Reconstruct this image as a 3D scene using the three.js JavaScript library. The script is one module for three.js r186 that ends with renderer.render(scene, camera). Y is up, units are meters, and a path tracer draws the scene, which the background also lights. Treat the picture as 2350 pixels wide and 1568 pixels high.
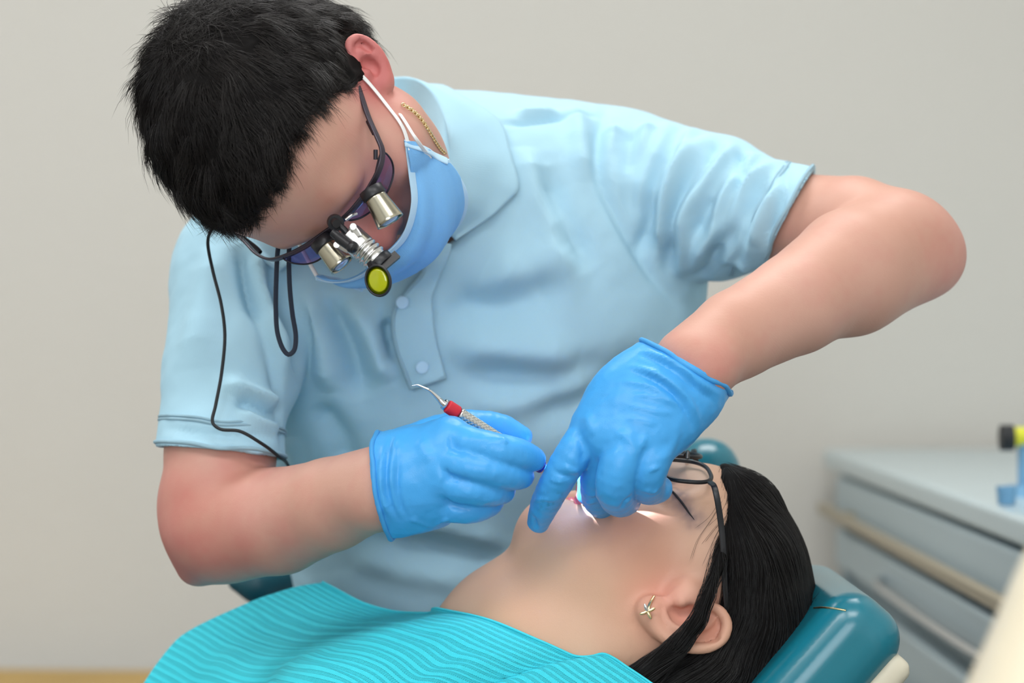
import * as THREE from 'three';
import { RoundedBoxGeometry } from 'three/addons/geometries/RoundedBoxGeometry.js';
import { mergeGeometries } from 'three/addons/utils/BufferGeometryUtils.js';
import { RectAreaLightUniformsLib } from 'three/addons/lights/RectAreaLightUniformsLib.js';

// ------------------------------------------------------------------ camera, light, exposure
RectAreaLightUniformsLib.init();
const scene = new THREE.Scene();
scene.background = new THREE.Color(0x000000);
const CAM_Z = 1.8, CAM_Y = 1.0, FOV = 16, FPX = 784 / Math.tan(FOV / 2 * Math.PI / 180);
const camera = new THREE.PerspectiveCamera(FOV, 2350 / 1568, 0.05, 50);
camera.position.set(0, CAM_Y, CAM_Z);
camera.lookAt(0, CAM_Y, 0);
camera.focus = 1.76;
camera.userData.fStop = 4.6;
const renderer = new THREE.WebGLRenderer({ antialias: true });
renderer.toneMapping = THREE.LinearToneMapping;
renderer.toneMappingExposure = 0.97;
renderer.shadowMap.enabled = true;
const HEADLIGHT = 3.0, WINDOW_LIGHT = 3.6, PANEL_LIGHT = 8.6, PANEL_TINT = new THREE.Color(1.0, 0.985, 0.97);
const ROOM = { left: -2.6, right: 1.12, back: -2.15, front: 4.2, top: 2.7 };
const PANELS = [[-1.5, -0.55, 'ceiling light panel over the left side of the room'], [0.2, -0.55, 'ceiling light panel right above the dental chair'], [-1.4, 1.6, 'ceiling light panel left of the camera'], [0.2, 1.6, 'ceiling light panel above the camera']];

// ------------------------------------------------------------------ helpers
const V = (x, y, z) => new THREE.Vector3(x, y, z);
// a point at depth z that stands where a place in the photograph shows it
const at = (px, py, z = 0) => V((px - 1175) * (CAM_Z - z) / FPX, CAM_Y - (py - 784) * (CAM_Z - z) / FPX, z);
let seed = 12345;
const rnd = () => { seed = (seed * 1664525 + 1013904223) >>> 0; return seed / 4294967296; };
const hash3 = (x, y, z) => { let h = (Math.imul(x, 374761393) + Math.imul(y, 668265263) + Math.imul(z, 2147483647 ^ 0x5bd1e995)) | 0; h = Math.imul(h ^ (h >>> 13), 1274126177); return ((h ^ (h >>> 16)) >>> 0) / 4294967296; };
function noise(x, y, z) {
  const i = Math.floor(x), j = Math.floor(y), k = Math.floor(z); x -= i; y -= j; z -= k;
  const s = t => t * t * (3 - 2 * t), u = s(x), v = s(y), w = s(z), L = (a, b, t) => a + (b - a) * t;
  return L(L(L(hash3(i, j, k), hash3(i + 1, j, k), u), L(hash3(i, j + 1, k), hash3(i + 1, j + 1, k), u), v), L(L(hash3(i, j, k + 1), hash3(i + 1, j, k + 1), u), L(hash3(i, j + 1, k + 1), hash3(i + 1, j + 1, k + 1), u), v), w) * 2 - 1;
}
const clamp = (x, a, b) => x < a ? a : x > b ? b : x, sstep = (a, b, x) => { const t = clamp((x - a) / (b - a), 0, 1); return t * t * (3 - 2 * t); };
const pw = (tab, x) => { if (x <= tab[0][0]) return tab[0][1]; for (let i = 1; i < tab.length; i++) if (x <= tab[i][0]) { const t = (x - tab[i - 1][0]) / (tab[i][0] - tab[i - 1][0]); return tab[i - 1][1] + t * (tab[i][1] - tab[i - 1][1]); } return tab[tab.length - 1][1]; };

// ---- signed distance shapes
class Field {
  constructor() { this.p = []; }
  add(f, c, r, k = 0.01, op = 0) { this.p.push({ f, x: c.x, y: c.y, z: c.z, r, k, op }); return this; }
  cone(a, b, ra, rb, k = 0.01, op = 0) {   // a tapered capsule
    const bx = b.x - a.x, by = b.y - a.y, bz = b.z - a.z, l2 = bx * bx + by * by + bz * bz, rr = ra - rb, a2 = l2 - rr * rr, il2 = 1 / l2;
    const ax = a.x, ay = a.y, az = a.z;
    const f = (x, y, z) => {
      const px = x - ax, py = y - ay, pz = z - az, yy = px * bx + py * by + pz * bz, zz = yy - l2;
      const qx = px * l2 - bx * yy, qy = py * l2 - by * yy, qz = pz * l2 - bz * yy, x2 = qx * qx + qy * qy + qz * qz, y2 = yy * yy * l2, z2 = zz * zz * l2, kk = Math.sign(rr) * rr * rr * x2;
      if (Math.sign(zz) * a2 * z2 > kk) return Math.sqrt(x2 + z2) * il2 - rb;
      if (Math.sign(yy) * a2 * y2 < kk) return Math.sqrt(x2 + y2) * il2 - ra;
      return (Math.sqrt(x2 * a2 * il2) + yy * rr) * il2 - ra;
    };
    return this.add(f, V((a.x + b.x) / 2, (a.y + b.y) / 2, (a.z + b.z) / 2), Math.sqrt(l2) / 2 + Math.max(ra, rb), k, op);
  }
  chain(pts, rs, k = 0.008, op = 0) { for (let i = 1; i < pts.length; i++) this.cone(pts[i - 1], pts[i], rs[i - 1], rs[i], k, op); return this; }
  ball(c, r, k = 0.01, op = 0) { return this.add((x, y, z) => Math.hypot(x - c.x, y - c.y, z - c.z) - r, c, r, k, op); }
  egg(c, rx, ry, rz, k = 0.01, op = 0, ax = V(1, 0, 0), ay = V(0, 1, 0), az = V(0, 0, 1)) {
    const f = (x, y, z) => {
      const dx = x - c.x, dy = y - c.y, dz = z - c.z;
      const u = (dx * ax.x + dy * ax.y + dz * ax.z) / rx, v = (dx * ay.x + dy * ay.y + dz * ay.z) / ry, w = (dx * az.x + dy * az.y + dz * az.z) / rz;
      const k0 = Math.sqrt(u * u + v * v + w * w), k1 = Math.sqrt(u * u / rx / rx + v * v / ry / ry + w * w / rz / rz);
      return k1 < 1e-9 ? -Math.min(rx, ry, rz) : k0 * (k0 - 1) / k1;
    };
    return this.add(f, c, Math.max(rx, ry, rz), k, op);
  }
  box(c, hx, hy, hz, r, k = 0.01, op = 0, ax = V(1, 0, 0), ay = V(0, 1, 0), az = V(0, 0, 1)) {
    const f = (x, y, z) => {
      const dx = x - c.x, dy = y - c.y, dz = z - c.z;
      const u = Math.abs(dx * ax.x + dy * ax.y + dz * ax.z) - hx + r, v = Math.abs(dx * ay.x + dy * ay.y + dz * ay.z) - hy + r, w = Math.abs(dx * az.x + dy * az.y + dz * az.z) - hz + r;
      return Math.hypot(Math.max(u, 0), Math.max(v, 0), Math.max(w, 0)) + Math.min(Math.max(u, v, w), 0) - r;
    };
    return this.add(f, c, Math.hypot(hx, hy, hz), k, op);
  }
  cut(c, n, k = 0.0) { const nn = n.clone().normalize(); return this.add((x, y, z) => -((x - c.x) * nn.x + (y - c.y) * nn.y + (z - c.z) * nn.z), c, 1e9, k, 1); }  // takes away what lies on the side n points to
  at(x, y, z) {
    let d = 1e3;
    for (const q of this.p) {
      const low = Math.sqrt((x - q.x) ** 2 + (y - q.y) ** 2 + (z - q.z) ** 2) - q.r;
      if (q.op === 0) {
        if (low > d + q.k) continue;
        const e = q.f(x, y, z), h = Math.max(q.k - Math.abs(d - e), 0) / (q.k || 1);
        d = Math.min(d, e) - h * h * q.k * 0.25;
      } else {
        if (low > q.k - d + 1e-9 && low > 0 && q.r < 1e8) continue;
        const e = -q.f(x, y, z), h = Math.max(q.k - Math.abs(d - e), 0) / (q.k || 1);
        d = Math.max(d, e) + h * h * q.k * 0.25;
      }
    }
    return d;
  }
  normal(x, y, z, e = 0.0008) {
    const a = this.at(x + e, y - e, z - e), b = this.at(x - e, y - e, z + e), c = this.at(x - e, y + e, z - e), d = this.at(x + e, y + e, z + e);
    return V(a - b - c + d, -a - b + c + d, -a + b - c + d).normalize();
  }
  // where the sight line through a place of the photograph meets the shape
  hit(px, py, z0 = 0.3, z1 = -0.7) {
    const step = 0.002;
    for (let z = z0; z > z1; z -= step) { const p = at(px, py, z); if (this.at(p.x, p.y, p.z) < 0) { let lo = z, hi = z + step; for (let i = 0; i < 8; i++) { const m = (lo + hi) / 2, q = at(px, py, m); if (this.at(q.x, q.y, q.z) < 0) lo = m; else hi = m; } return at(px, py, lo); } }
    return null;
  }
  mesh(lo, hi, h) {
    const nx = Math.ceil((hi.x - lo.x) / h) + 1, ny = Math.ceil((hi.y - lo.y) / h) + 1, nz = Math.ceil((hi.z - lo.z) / h) + 1, g = new Float32Array(nx * ny * nz), B = 6;
    const id = (i, j, k) => i + nx * (j + ny * k);
    for (let k0 = 0; k0 < nz; k0 += B) for (let j0 = 0; j0 < ny; j0 += B) for (let i0 = 0; i0 < nx; i0 += B) {
      const m = (B - 1) / 2, d = this.at(lo.x + (i0 + m) * h, lo.y + (j0 + m) * h, lo.z + (k0 + m) * h), far = Math.abs(d) > B * h * 1.5;
      for (let k = k0; k < Math.min(nz, k0 + B); k++) for (let j = j0; j < Math.min(ny, j0 + B); j++) for (let i = i0; i < Math.min(nx, i0 + B); i++) g[id(i, j, k)] = far ? d : this.at(lo.x + i * h, lo.y + j * h, lo.z + k * h);
    }
    const vid = new Int32Array(nx * ny * nz).fill(-1), pos = [], ind = [];
    const E = [[0, 1], [2, 3], [4, 5], [6, 7], [0, 2], [1, 3], [4, 6], [5, 7], [0, 4], [1, 5], [2, 6], [3, 7]], c = new Float32Array(8);
    for (let k = 0; k < nz - 1; k++) for (let j = 0; j < ny - 1; j++) for (let i = 0; i < nx - 1; i++) {
      let mask = 0;
      for (let q = 0; q < 8; q++) { c[q] = g[id(i + (q & 1), j + (q >> 1 & 1), k + (q >> 2))]; if (c[q] < 0) mask |= 1 << q; }
      if (mask === 0 || mask === 255) continue;
      let x = 0, y = 0, z = 0, n = 0;
      for (const [a, b] of E) if ((c[a] < 0) !== (c[b] < 0)) { const t = c[a] / (c[a] - c[b]); x += (a & 1) + t * ((b & 1) - (a & 1)); y += (a >> 1 & 1) + t * ((b >> 1 & 1) - (a >> 1 & 1)); z += (a >> 2) + t * ((b >> 2) - (a >> 2)); n++; }
      let X = lo.x + (i + x / n) * h, Y = lo.y + (j + y / n) * h, Z = lo.z + (k + z / n) * h;
      const d = this.at(X, Y, Z);
      if (Math.abs(d) < h) { const nn = this.normal(X, Y, Z, h * 0.4); X -= nn.x * d; Y -= nn.y * d; Z -= nn.z * d; }
      vid[id(i, j, k)] = pos.length / 3; pos.push(X, Y, Z);
    }
    const quad = (a, b, cc, d, flip) => { if (a < 0 || b < 0 || cc < 0 || d < 0) return; if (flip) ind.push(a, cc, b, a, d, cc); else ind.push(a, b, cc, a, cc, d); };
    for (let k = 1; k < nz - 1; k++) for (let j = 1; j < ny - 1; j++) for (let i = 1; i < nx - 1; i++) {
      const s = g[id(i, j, k)] < 0;
      if (s !== g[id(i + 1, j, k)] < 0) quad(vid[id(i, j - 1, k - 1)], vid[id(i, j, k - 1)], vid[id(i, j, k)], vid[id(i, j - 1, k)], !s);
      if (s !== g[id(i, j + 1, k)] < 0) quad(vid[id(i - 1, j, k - 1)], vid[id(i - 1, j, k)], vid[id(i, j, k)], vid[id(i, j, k - 1)], !s);
      if (s !== g[id(i, j, k + 1)] < 0) quad(vid[id(i - 1, j - 1, k)], vid[id(i, j - 1, k)], vid[id(i, j, k)], vid[id(i - 1, j, k)], !s);
    }
    const geo = new THREE.BufferGeometry();
    geo.setAttribute('position', new THREE.Float32BufferAttribute(pos, 3));
    geo.setIndex(ind);
    geo.computeVertexNormals();
    return metricUV(geo);
  }
}
function metricUV(geo) {
  const p = geo.attributes.position, uv = new Float32Array(p.count * 2);
  for (let i = 0; i < p.count; i++) { uv[2 * i] = p.getX(i) + 0.6 * p.getZ(i); uv[2 * i + 1] = p.getY(i) - 0.6 * p.getZ(i); }
  geo.setAttribute('uv', new THREE.BufferAttribute(uv, 2));
  return geo;
}
// folds: ridges (amp > 0) and valleys (amp < 0) along lines that lie on a surface; noise adds small unevenness
function addFolds(geo, folds, uneven = 0, scale = 40, keep = []) {   // keep: shapes below that the folds may not reach
  const p = geo.attributes.position, n = geo.attributes.normal;
  const lines = folds.map(([pts, w, amp]) => {
    const cv = new THREE.CatmullRomCurve3(pts.length > 1 ? pts : [pts[0], pts[0].clone().addScalar(1e-3)]), m = 24, q = cv.getSpacedPoints(m);
    return { q, w, amp, box: new THREE.Box3().setFromPoints(q).expandByScalar(w * 2.6) };
  });
  const t = V();
  for (let i = 0; i < p.count; i++) {
    t.fromBufferAttribute(p, i); let d = 0;
    for (const f of lines) {
      if (!f.box.containsPoint(t)) continue;
      let best = 1e9, bi = 0;
      for (let j = 1; j < f.q.length; j++) { const a = f.q[j - 1], b = f.q[j], ux = b.x - a.x, uy = b.y - a.y, uz = b.z - a.z, vx = t.x - a.x, vy = t.y - a.y, vz = t.z - a.z, k = clamp((ux * vx + uy * vy + uz * vz) / (ux * ux + uy * uy + uz * uz + 1e-12), 0, 1), e = (vx - k * ux) ** 2 + (vy - k * uy) ** 2 + (vz - k * uz) ** 2; if (e < best) { best = e; bi = j - 1 + k; } }
      const s = bi / (f.q.length - 1), taper = Math.min(1, Math.min(s, 1 - s) * 4 + 0.15);
      d += f.amp * taper * Math.exp(-best / (f.w * f.w));
    }
    if (uneven) d += uneven * (noise(t.x * scale, t.y * scale, t.z * scale) + 0.5 * noise(t.x * scale * 2.3 + 7, t.y * scale * 2.3, t.z * scale * 2.3));
    if (d < 0) for (const k of keep) { const e = k.at(t.x, t.y, t.z); if (e < 0.03) d = Math.max(d, Math.min(0, 0.0018 - e)); }
    p.setXYZ(i, t.x + n.getX(i) * d, t.y + n.getY(i) * d, t.z + n.getZ(i) * d);
  }
  geo.computeVertexNormals();
  return geo;
}
function paint(geo, fn) {   // vertex colours, linear
  const p = geo.attributes.position, c = new Float32Array(p.count * 3), col = new THREE.Color(), v = V();
  for (let i = 0; i < p.count; i++) { v.fromBufferAttribute(p, i); fn(v, col); c[3 * i] = col.r; c[3 * i + 1] = col.g; c[3 * i + 2] = col.b; }
  geo.setAttribute('color', new THREE.BufferAttribute(c, 3));
  return geo;
}
const names = {};
const numbered = n => { names[n] = (names[n] ?? -1) + 1; return names[n] ? `${n}_${String(names[n]).padStart(3, '0')}` : n; };
function thing(name, label, category, group) { const o = new THREE.Group(); o.name = numbered(name); o.userData = { label, category }; if (group) o.userData.group = group; scene.add(o); return o; }
function part(name, geo, mat, parent, label) { const m = new THREE.Mesh(geo, mat); m.name = name; m.castShadow = m.receiveShadow = true; if (label) m.userData.label = label; parent.add(m); return m; }
function struct(name, geo, mat, label) { const m = new THREE.Mesh(geo, mat); m.name = name; m.castShadow = m.receiveShadow = true; m.userData = { kind: 'structure', label: label }; scene.add(m); return m; }
const box = (x0, x1, y0, y1, z0, z1, r = 0) => (r ? new RoundedBoxGeometry(x1 - x0, y1 - y0, z1 - z0, 3, r) : new THREE.BoxGeometry(x1 - x0, y1 - y0, z1 - z0)).translate((x0 + x1) / 2, (y0 + y1) / 2, (z0 + z1) / 2);
const tube = (pts, r, seg = 64, rad = 10, closed = false) => new THREE.TubeGeometry(new THREE.CatmullRomCurve3(pts, closed, 'centripetal'), seg, r, rad, closed);
const plain = g => { const o = g.index ? g.toNonIndexed() : g; for (const k of Object.keys(o.attributes)) if (!['position', 'normal', 'uv'].includes(k)) o.deleteAttribute(k); return o; };
const join = list => mergeGeometries(list.map(plain));
// a round rod whose thickness changes along its way
function taper(pts, rs, seg = 60, rad = 12) {
  const cv = new THREE.CatmullRomCurve3(pts, false, 'centripetal'), g = new THREE.TubeGeometry(cv, seg, 1, rad), p = g.attributes.position, n = pts.length - 1;
  for (let i = 0; i <= seg; i++) { const c = cv.getPointAt(i / seg), t = cv.getUtoTmapping(i / seg), x = t * n, a = Math.min(n - 1, Math.floor(x)), r = rs[a] + (rs[a + 1] - rs[a]) * (x - a); for (let j = 0; j <= rad; j++) { const k = i * (rad + 1) + j; p.setXYZ(k, c.x + (p.getX(k) - c.x) * r, c.y + (p.getY(k) - c.y) * r, c.z + (p.getZ(k) - c.z) * r); } }
  g.computeVertexNormals(); return g;
}
// a lathe or cylinder put between two points
function between(geo, a, b) { const d = b.clone().sub(a); return geo.applyQuaternion(new THREE.Quaternion().setFromUnitVectors(V(0, 1, 0), d.clone().normalize())).translate(a.x, a.y, a.z); }
const lathe = (prof, a, b, seg = 40) => between(new THREE.LatheGeometry(prof.map(([r, h]) => new THREE.Vector2(r, h)), seg), a, b);
// a ribbon of oblong cross-section along a curve: 'wide' gives the direction of its width at each point
function strip(pts, wide, w, th, seg = 60, closed = false, round = 6) {
  const cv = new THREE.CatmullRomCurve3(pts, closed, 'centripetal'), pos = [], ind = [], uv = [], len = cv.getLength();
  const sec = []; for (let i = 0; i < round * 2; i++) { const a = i / (round * 2) * Math.PI * 2, s = Math.sin(a), c = Math.cos(a); sec.push([Math.sign(c) * Math.abs(c) ** 0.6 * w / 2, Math.sign(s) * Math.abs(s) ** 0.6 * th / 2]); }
  const n = sec.length;
  for (let i = 0; i <= seg; i++) {
    const t = i / seg, p = cv.getPoint(t), T = cv.getTangent(t), W = (typeof wide === 'function' ? wide(t) : wide).clone(); W.addScaledVector(T, -W.dot(T)).normalize(); const N = T.clone().cross(W);
    for (const [a, b] of sec) { pos.push(p.x + W.x * a + N.x * b, p.y + W.y * a + N.y * b, p.z + W.z * a + N.z * b); uv.push(t * len, a); }
  }
  for (let i = 0; i < seg; i++) for (let j = 0; j < n; j++) { const a = i * n + j, b = i * n + (j + 1) % n, c = a + n, d = b + n; ind.push(a, c, b, b, c, d); }
  if (!closed) for (let j = 1; j < n - 1; j++) { ind.push(0, j, j + 1); const o = seg * n; ind.push(o, o + j + 1, o + j); }
  const g = new THREE.BufferGeometry(); g.setAttribute('position', new THREE.Float32BufferAttribute(pos, 3)); g.setAttribute('uv', new THREE.Float32BufferAttribute(uv, 2)); g.setIndex(ind); g.computeVertexNormals(); return g;
}
// a sheet of cloth with thickness from a grid of points f(s, t)
function sheet(f, ns, nt, th) {
  const pos = [], uv = [], ind = [], P = [];
  for (let j = 0; j <= nt; j++) for (let i = 0; i <= ns; i++) P.push(f(i / ns, j / nt));
  const W = ns + 1, g0 = new THREE.BufferGeometry(), i0 = [];
  for (let j = 0; j < nt; j++) for (let i = 0; i < ns; i++) { const a = j * W + i; i0.push(a, a + 1, a + W, a + 1, a + W + 1, a + W); }
  g0.setAttribute('position', new THREE.Float32BufferAttribute(P.flatMap(p => [p.x, p.y, p.z]), 3)); g0.setIndex(i0); g0.computeVertexNormals();
  const N = g0.attributes.normal, len = [[0], [0]];
  for (let i = 1; i <= ns; i++) len[0].push(len[0][i - 1] + P[i].distanceTo(P[i - 1]));
  for (let j = 1; j <= nt; j++) len[1].push(len[1][j - 1] + P[j * W].distanceTo(P[(j - 1) * W]));
  for (const s of [0.5, -0.5]) P.forEach((p, q) => { pos.push(p.x + N.getX(q) * th * s, p.y + N.getY(q) * th * s, p.z + N.getZ(q) * th * s); uv.push(len[0][q % W], len[1][Math.floor(q / W)]); });
  const M = P.length;
  for (let q = 0; q < i0.length; q += 3) { ind.push(i0[q], i0[q + 1], i0[q + 2], M + i0[q], M + i0[q + 2], M + i0[q + 1]); }
  const rim = []; for (let i = 0; i < ns; i++) rim.push([i, i + 1]); for (let j = 0; j < nt; j++) rim.push([j * W + ns, (j + 1) * W + ns]); for (let i = ns; i > 0; i--) rim.push([nt * W + i, nt * W + i - 1]); for (let j = nt; j > 0; j--) rim.push([j * W, (j - 1) * W]);
  for (const [a, b] of rim) ind.push(a, a + M, b, b, a + M, b + M);
  const g = new THREE.BufferGeometry(); g.setAttribute('position', new THREE.Float32BufferAttribute(pos, 3)); g.setAttribute('uv', new THREE.Float32BufferAttribute(uv, 2)); g.setIndex(ind); g.computeVertexNormals(); return g;
}

// ------------------------------------------------------------------ materials
function dataTex(n, fn, repeat, srgb = false) {
  const d = new Uint8Array(n * n * 4);
  for (let j = 0; j < n; j++) for (let i = 0; i < n; i++) { const v = fn(i / n, j / n), o = (j * n + i) * 4; if (Array.isArray(v)) { d[o] = clamp(v[0], 0, 1) * 255; d[o + 1] = clamp(v[1], 0, 1) * 255; d[o + 2] = clamp(v[2], 0, 1) * 255; } else d[o] = d[o + 1] = d[o + 2] = clamp(v, 0, 1) * 255; d[o + 3] = 255; }
  const t = new THREE.DataTexture(d, n, n); t.wrapS = t.wrapT = THREE.RepeatWrapping; t.magFilter = THREE.LinearFilter; t.minFilter = THREE.LinearMipmapLinearFilter; t.generateMipmaps = true; t.repeat.set(repeat, repeat); if (srgb) t.colorSpace = THREE.SRGBColorSpace; t.needsUpdate = true; return t;
}
// noise that repeats without a seam
const tnoise = (u, v, f, o = 0) => { const L = (a, b, t) => a + (b - a) * t, x = u * f, y = v * f, i = Math.floor(x), j = Math.floor(y), s = t => t * t * (3 - 2 * t), a = s(x - i), b = s(y - j), H = (p, q) => hash3(p % f, q % f, o); return L(L(H(i, j), H(i + 1, j), a), L(H(i, j + 1), H(i + 1, j + 1), a), b); };
const texSkin = dataTex(256, (u, v) => 0.35 * tnoise(u, v, 128, 1) + 0.4 * tnoise(u, v, 64, 2) + 0.25 * tnoise(u, v, 24, 3), 1 / 0.05);
const texKnit = dataTex(256, (u, v) => { const x = u * 32, y = v * 32, a = Math.sin(x * Math.PI * 2 + (Math.floor(y) % 2) * Math.PI) * Math.sin(y * Math.PI * 2); return 0.5 + 0.32 * a + 0.18 * (tnoise(u, v, 96, 4) - 0.5); }, 1 / 0.045);
const texGlove = dataTex(256, (u, v) => 0.5 * tnoise(u, v, 100, 5) + 0.5 * tnoise(u * 1, v * 1, 14, 6), 1 / 0.05);
const texWall = dataTex(256, (u, v) => { const n = 0.5 * tnoise(u, v, 90, 7) + 0.5 * tnoise(u, v, 7, 8); return n; }, 1 / 0.8);
const texPaper = dataTex(256, (u, v) => { // embossed slots in rows: rows run along u
  const r = v * 4, row = r - Math.floor(r), col = u * 16 + (Math.floor(r) % 2) * 0.5, cx = Math.abs(col - Math.floor(col) - 0.5);
  const slot = sstep(0.30, 0.22, cx) * sstep(0.30, 0.38, row) * sstep(0.82, 0.74, row); return 0.85 - 0.7 * slot + 0.12 * (tnoise(u, v, 64, 9) - 0.5); }, 1 / 0.026);
const texWood = dataTex(256, (u, v) => { const g = tnoise(u, v, 6, 10) * 0.3 + tnoise(u, v * 1, 60, 11) * 0.25 + 0.5 * (0.5 + 0.5 * Math.sin(v * 60 + 6 * tnoise(u, v, 4, 12))); return [0.62 + 0.16 * g, 0.5 + 0.15 * g, 0.26 + 0.12 * g]; }, 1 / 0.5, true);
const phys = o => new THREE.MeshPhysicalMaterial(o);
const M = {
  skin: phys({ vertexColors: true, roughness: 0.5, bumpMap: texSkin, bumpScale: 0.00006, sheen: 0.15, sheenRoughness: 0.5, specularIntensity: 0.7 }),
  shirt: phys({ color: 0xa8cfe1, roughness: 0.92, bumpMap: texKnit, bumpScale: 0.00016, sheen: 0.4, sheenRoughness: 0.5, sheenColor: new THREE.Color(0.9, 0.96, 1), specularIntensity: 0.3 }),
  trousers: phys({ color: 0x27405e, roughness: 0.95 }),
  blouse: phys({ color: 0x3a3f4c, roughness: 0.95 }),
  glove: phys({ color: 0x46a5ea, roughness: 0.36, bumpMap: texGlove, bumpScale: 0.00008, specularIntensity: 0.75, vertexColors: true }),
  mask: phys({ color: 0x7ab8ee, roughness: 0.85, bumpMap: texGlove, bumpScale: 0.0002, sheen: 0.2 }),
  maskEdge: phys({ color: 0xb9dcf4, roughness: 0.9 }),
  elastic: phys({ color: 0xeff1f1, roughness: 0.85 }),
  hair: phys({ color: 0x15100f, roughness: 0.45, specularIntensity: 0.9 }),
  hair2: phys({ color: 0x0b090a, roughness: 0.42, specularIntensity: 0.9 }),
  hairMass: phys({ color: 0x0a0808, roughness: 0.8, specularIntensity: 0.3 }),
  frame: phys({ color: 0x4b4650, roughness: 0.35, metalness: 0.75 }),
  lens: phys({ color: 0xa99cdc, roughness: 0.03, transmission: 1, thickness: 0, ior: 1.5 }),
  clear: phys({ color: 0xffffff, roughness: 0.02, transmission: 1, thickness: 0, ior: 1.5 }),
  lensRim: phys({ color: 0x2c2a33, roughness: 0.4, metalness: 0.5 }),
  steel: phys({ color: 0xb9b4a2, roughness: 0.24, metalness: 1 }),
  alu: phys({ color: 0xdcdcda, roughness: 0.3, metalness: 1 }),
  chrome: phys({ color: 0xd9dde2, roughness: 0.12, metalness: 1 }),
  black: phys({ color: 0x14151b, roughness: 0.4 }),
  rubber: phys({ color: 0x10151a, roughness: 0.6 }),
  cord: phys({ color: 0x28303f, roughness: 0.9 }),
  objective: phys({ color: 0x9db4d8, roughness: 0.05, metalness: 0.2, clearcoat: 1 }),
  yellow: phys({ color: 0xcfd400, roughness: 0.08, clearcoat: 1, transmission: 0.45, thickness: 0 }),
  red: phys({ color: 0xc81f30, roughness: 0.55 }),
  violet: phys({ color: 0x2e2a78, roughness: 0.3, metalness: 0.4 }),
  gold: phys({ color: 0xf3dfae, roughness: 0.25, metalness: 1 }),
  bib: phys({ color: 0x35d0e2, roughness: 0.75, bumpMap: texPaper, bumpScale: 0.0016, sheen: 0.15 }),
  bibPlain: phys({ color: 0x38cfe0, roughness: 0.7 }),
  teal: phys({ color: 0x0d7488, roughness: 0.28, clearcoat: 0.4, clearcoatRoughness: 0.2 }),
  tealDark: phys({ color: 0x0d4f5c, roughness: 0.45 }),
  beige: phys({ color: 0xd9d3bf, roughness: 0.5 }),
  cream: phys({ color: 0xe6dcc3, roughness: 0.45, clearcoat: 0.2 }),
  cabinet: phys({ color: 0xaebfc6, roughness: 0.5 }),
  worktop: phys({ color: 0xb9ccd2, roughness: 0.3, clearcoat: 0.3 }),
  handle: phys({ color: 0xa39a86, roughness: 0.45, metalness: 0.4 }),
  gap: phys({ color: 0x2a2a22, roughness: 0.9 }),
  wood: phys({ map: texWood, roughness: 0.55 }),
  wall: phys({ color: 0xcdcbc5, roughness: 0.92, bumpMap: texWall, bumpScale: 0.0012 }),
  ceiling: phys({ color: 0xeeeeea, roughness: 0.95 }),
  floor: phys({ color: 0x7d7971, roughness: 0.6 }),
  lamp: phys({ color: 0xffffff, emissive: 0xffffff, emissiveIntensity: 1.5, roughness: 0.6 }),
  led: phys({ color: 0xffffff, emissive: 0xdfe8ff, emissiveIntensity: 6, roughness: 0.4 }),
  daylight: phys({ color: 0xffffff, emissive: 0xeaf3ff, emissiveIntensity: 2, roughness: 0.7 }),
  white: phys({ color: 0xeceff0, roughness: 0.6 }),
  lip: phys({ color: 0xd9707c, roughness: 0.3, clearcoat: 0.5 }),
  tooth: phys({ color: 0xf2efe6, roughness: 0.2, clearcoat: 0.5 }),
  lash: phys({ color: 0x17131a, roughness: 0.7 }),
  blue: phys({ color: 0x6d9fc4, roughness: 0.5 }),
  yellowPlastic: phys({ color: 0xcfcf2e, roughness: 0.45 }),
};

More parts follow.
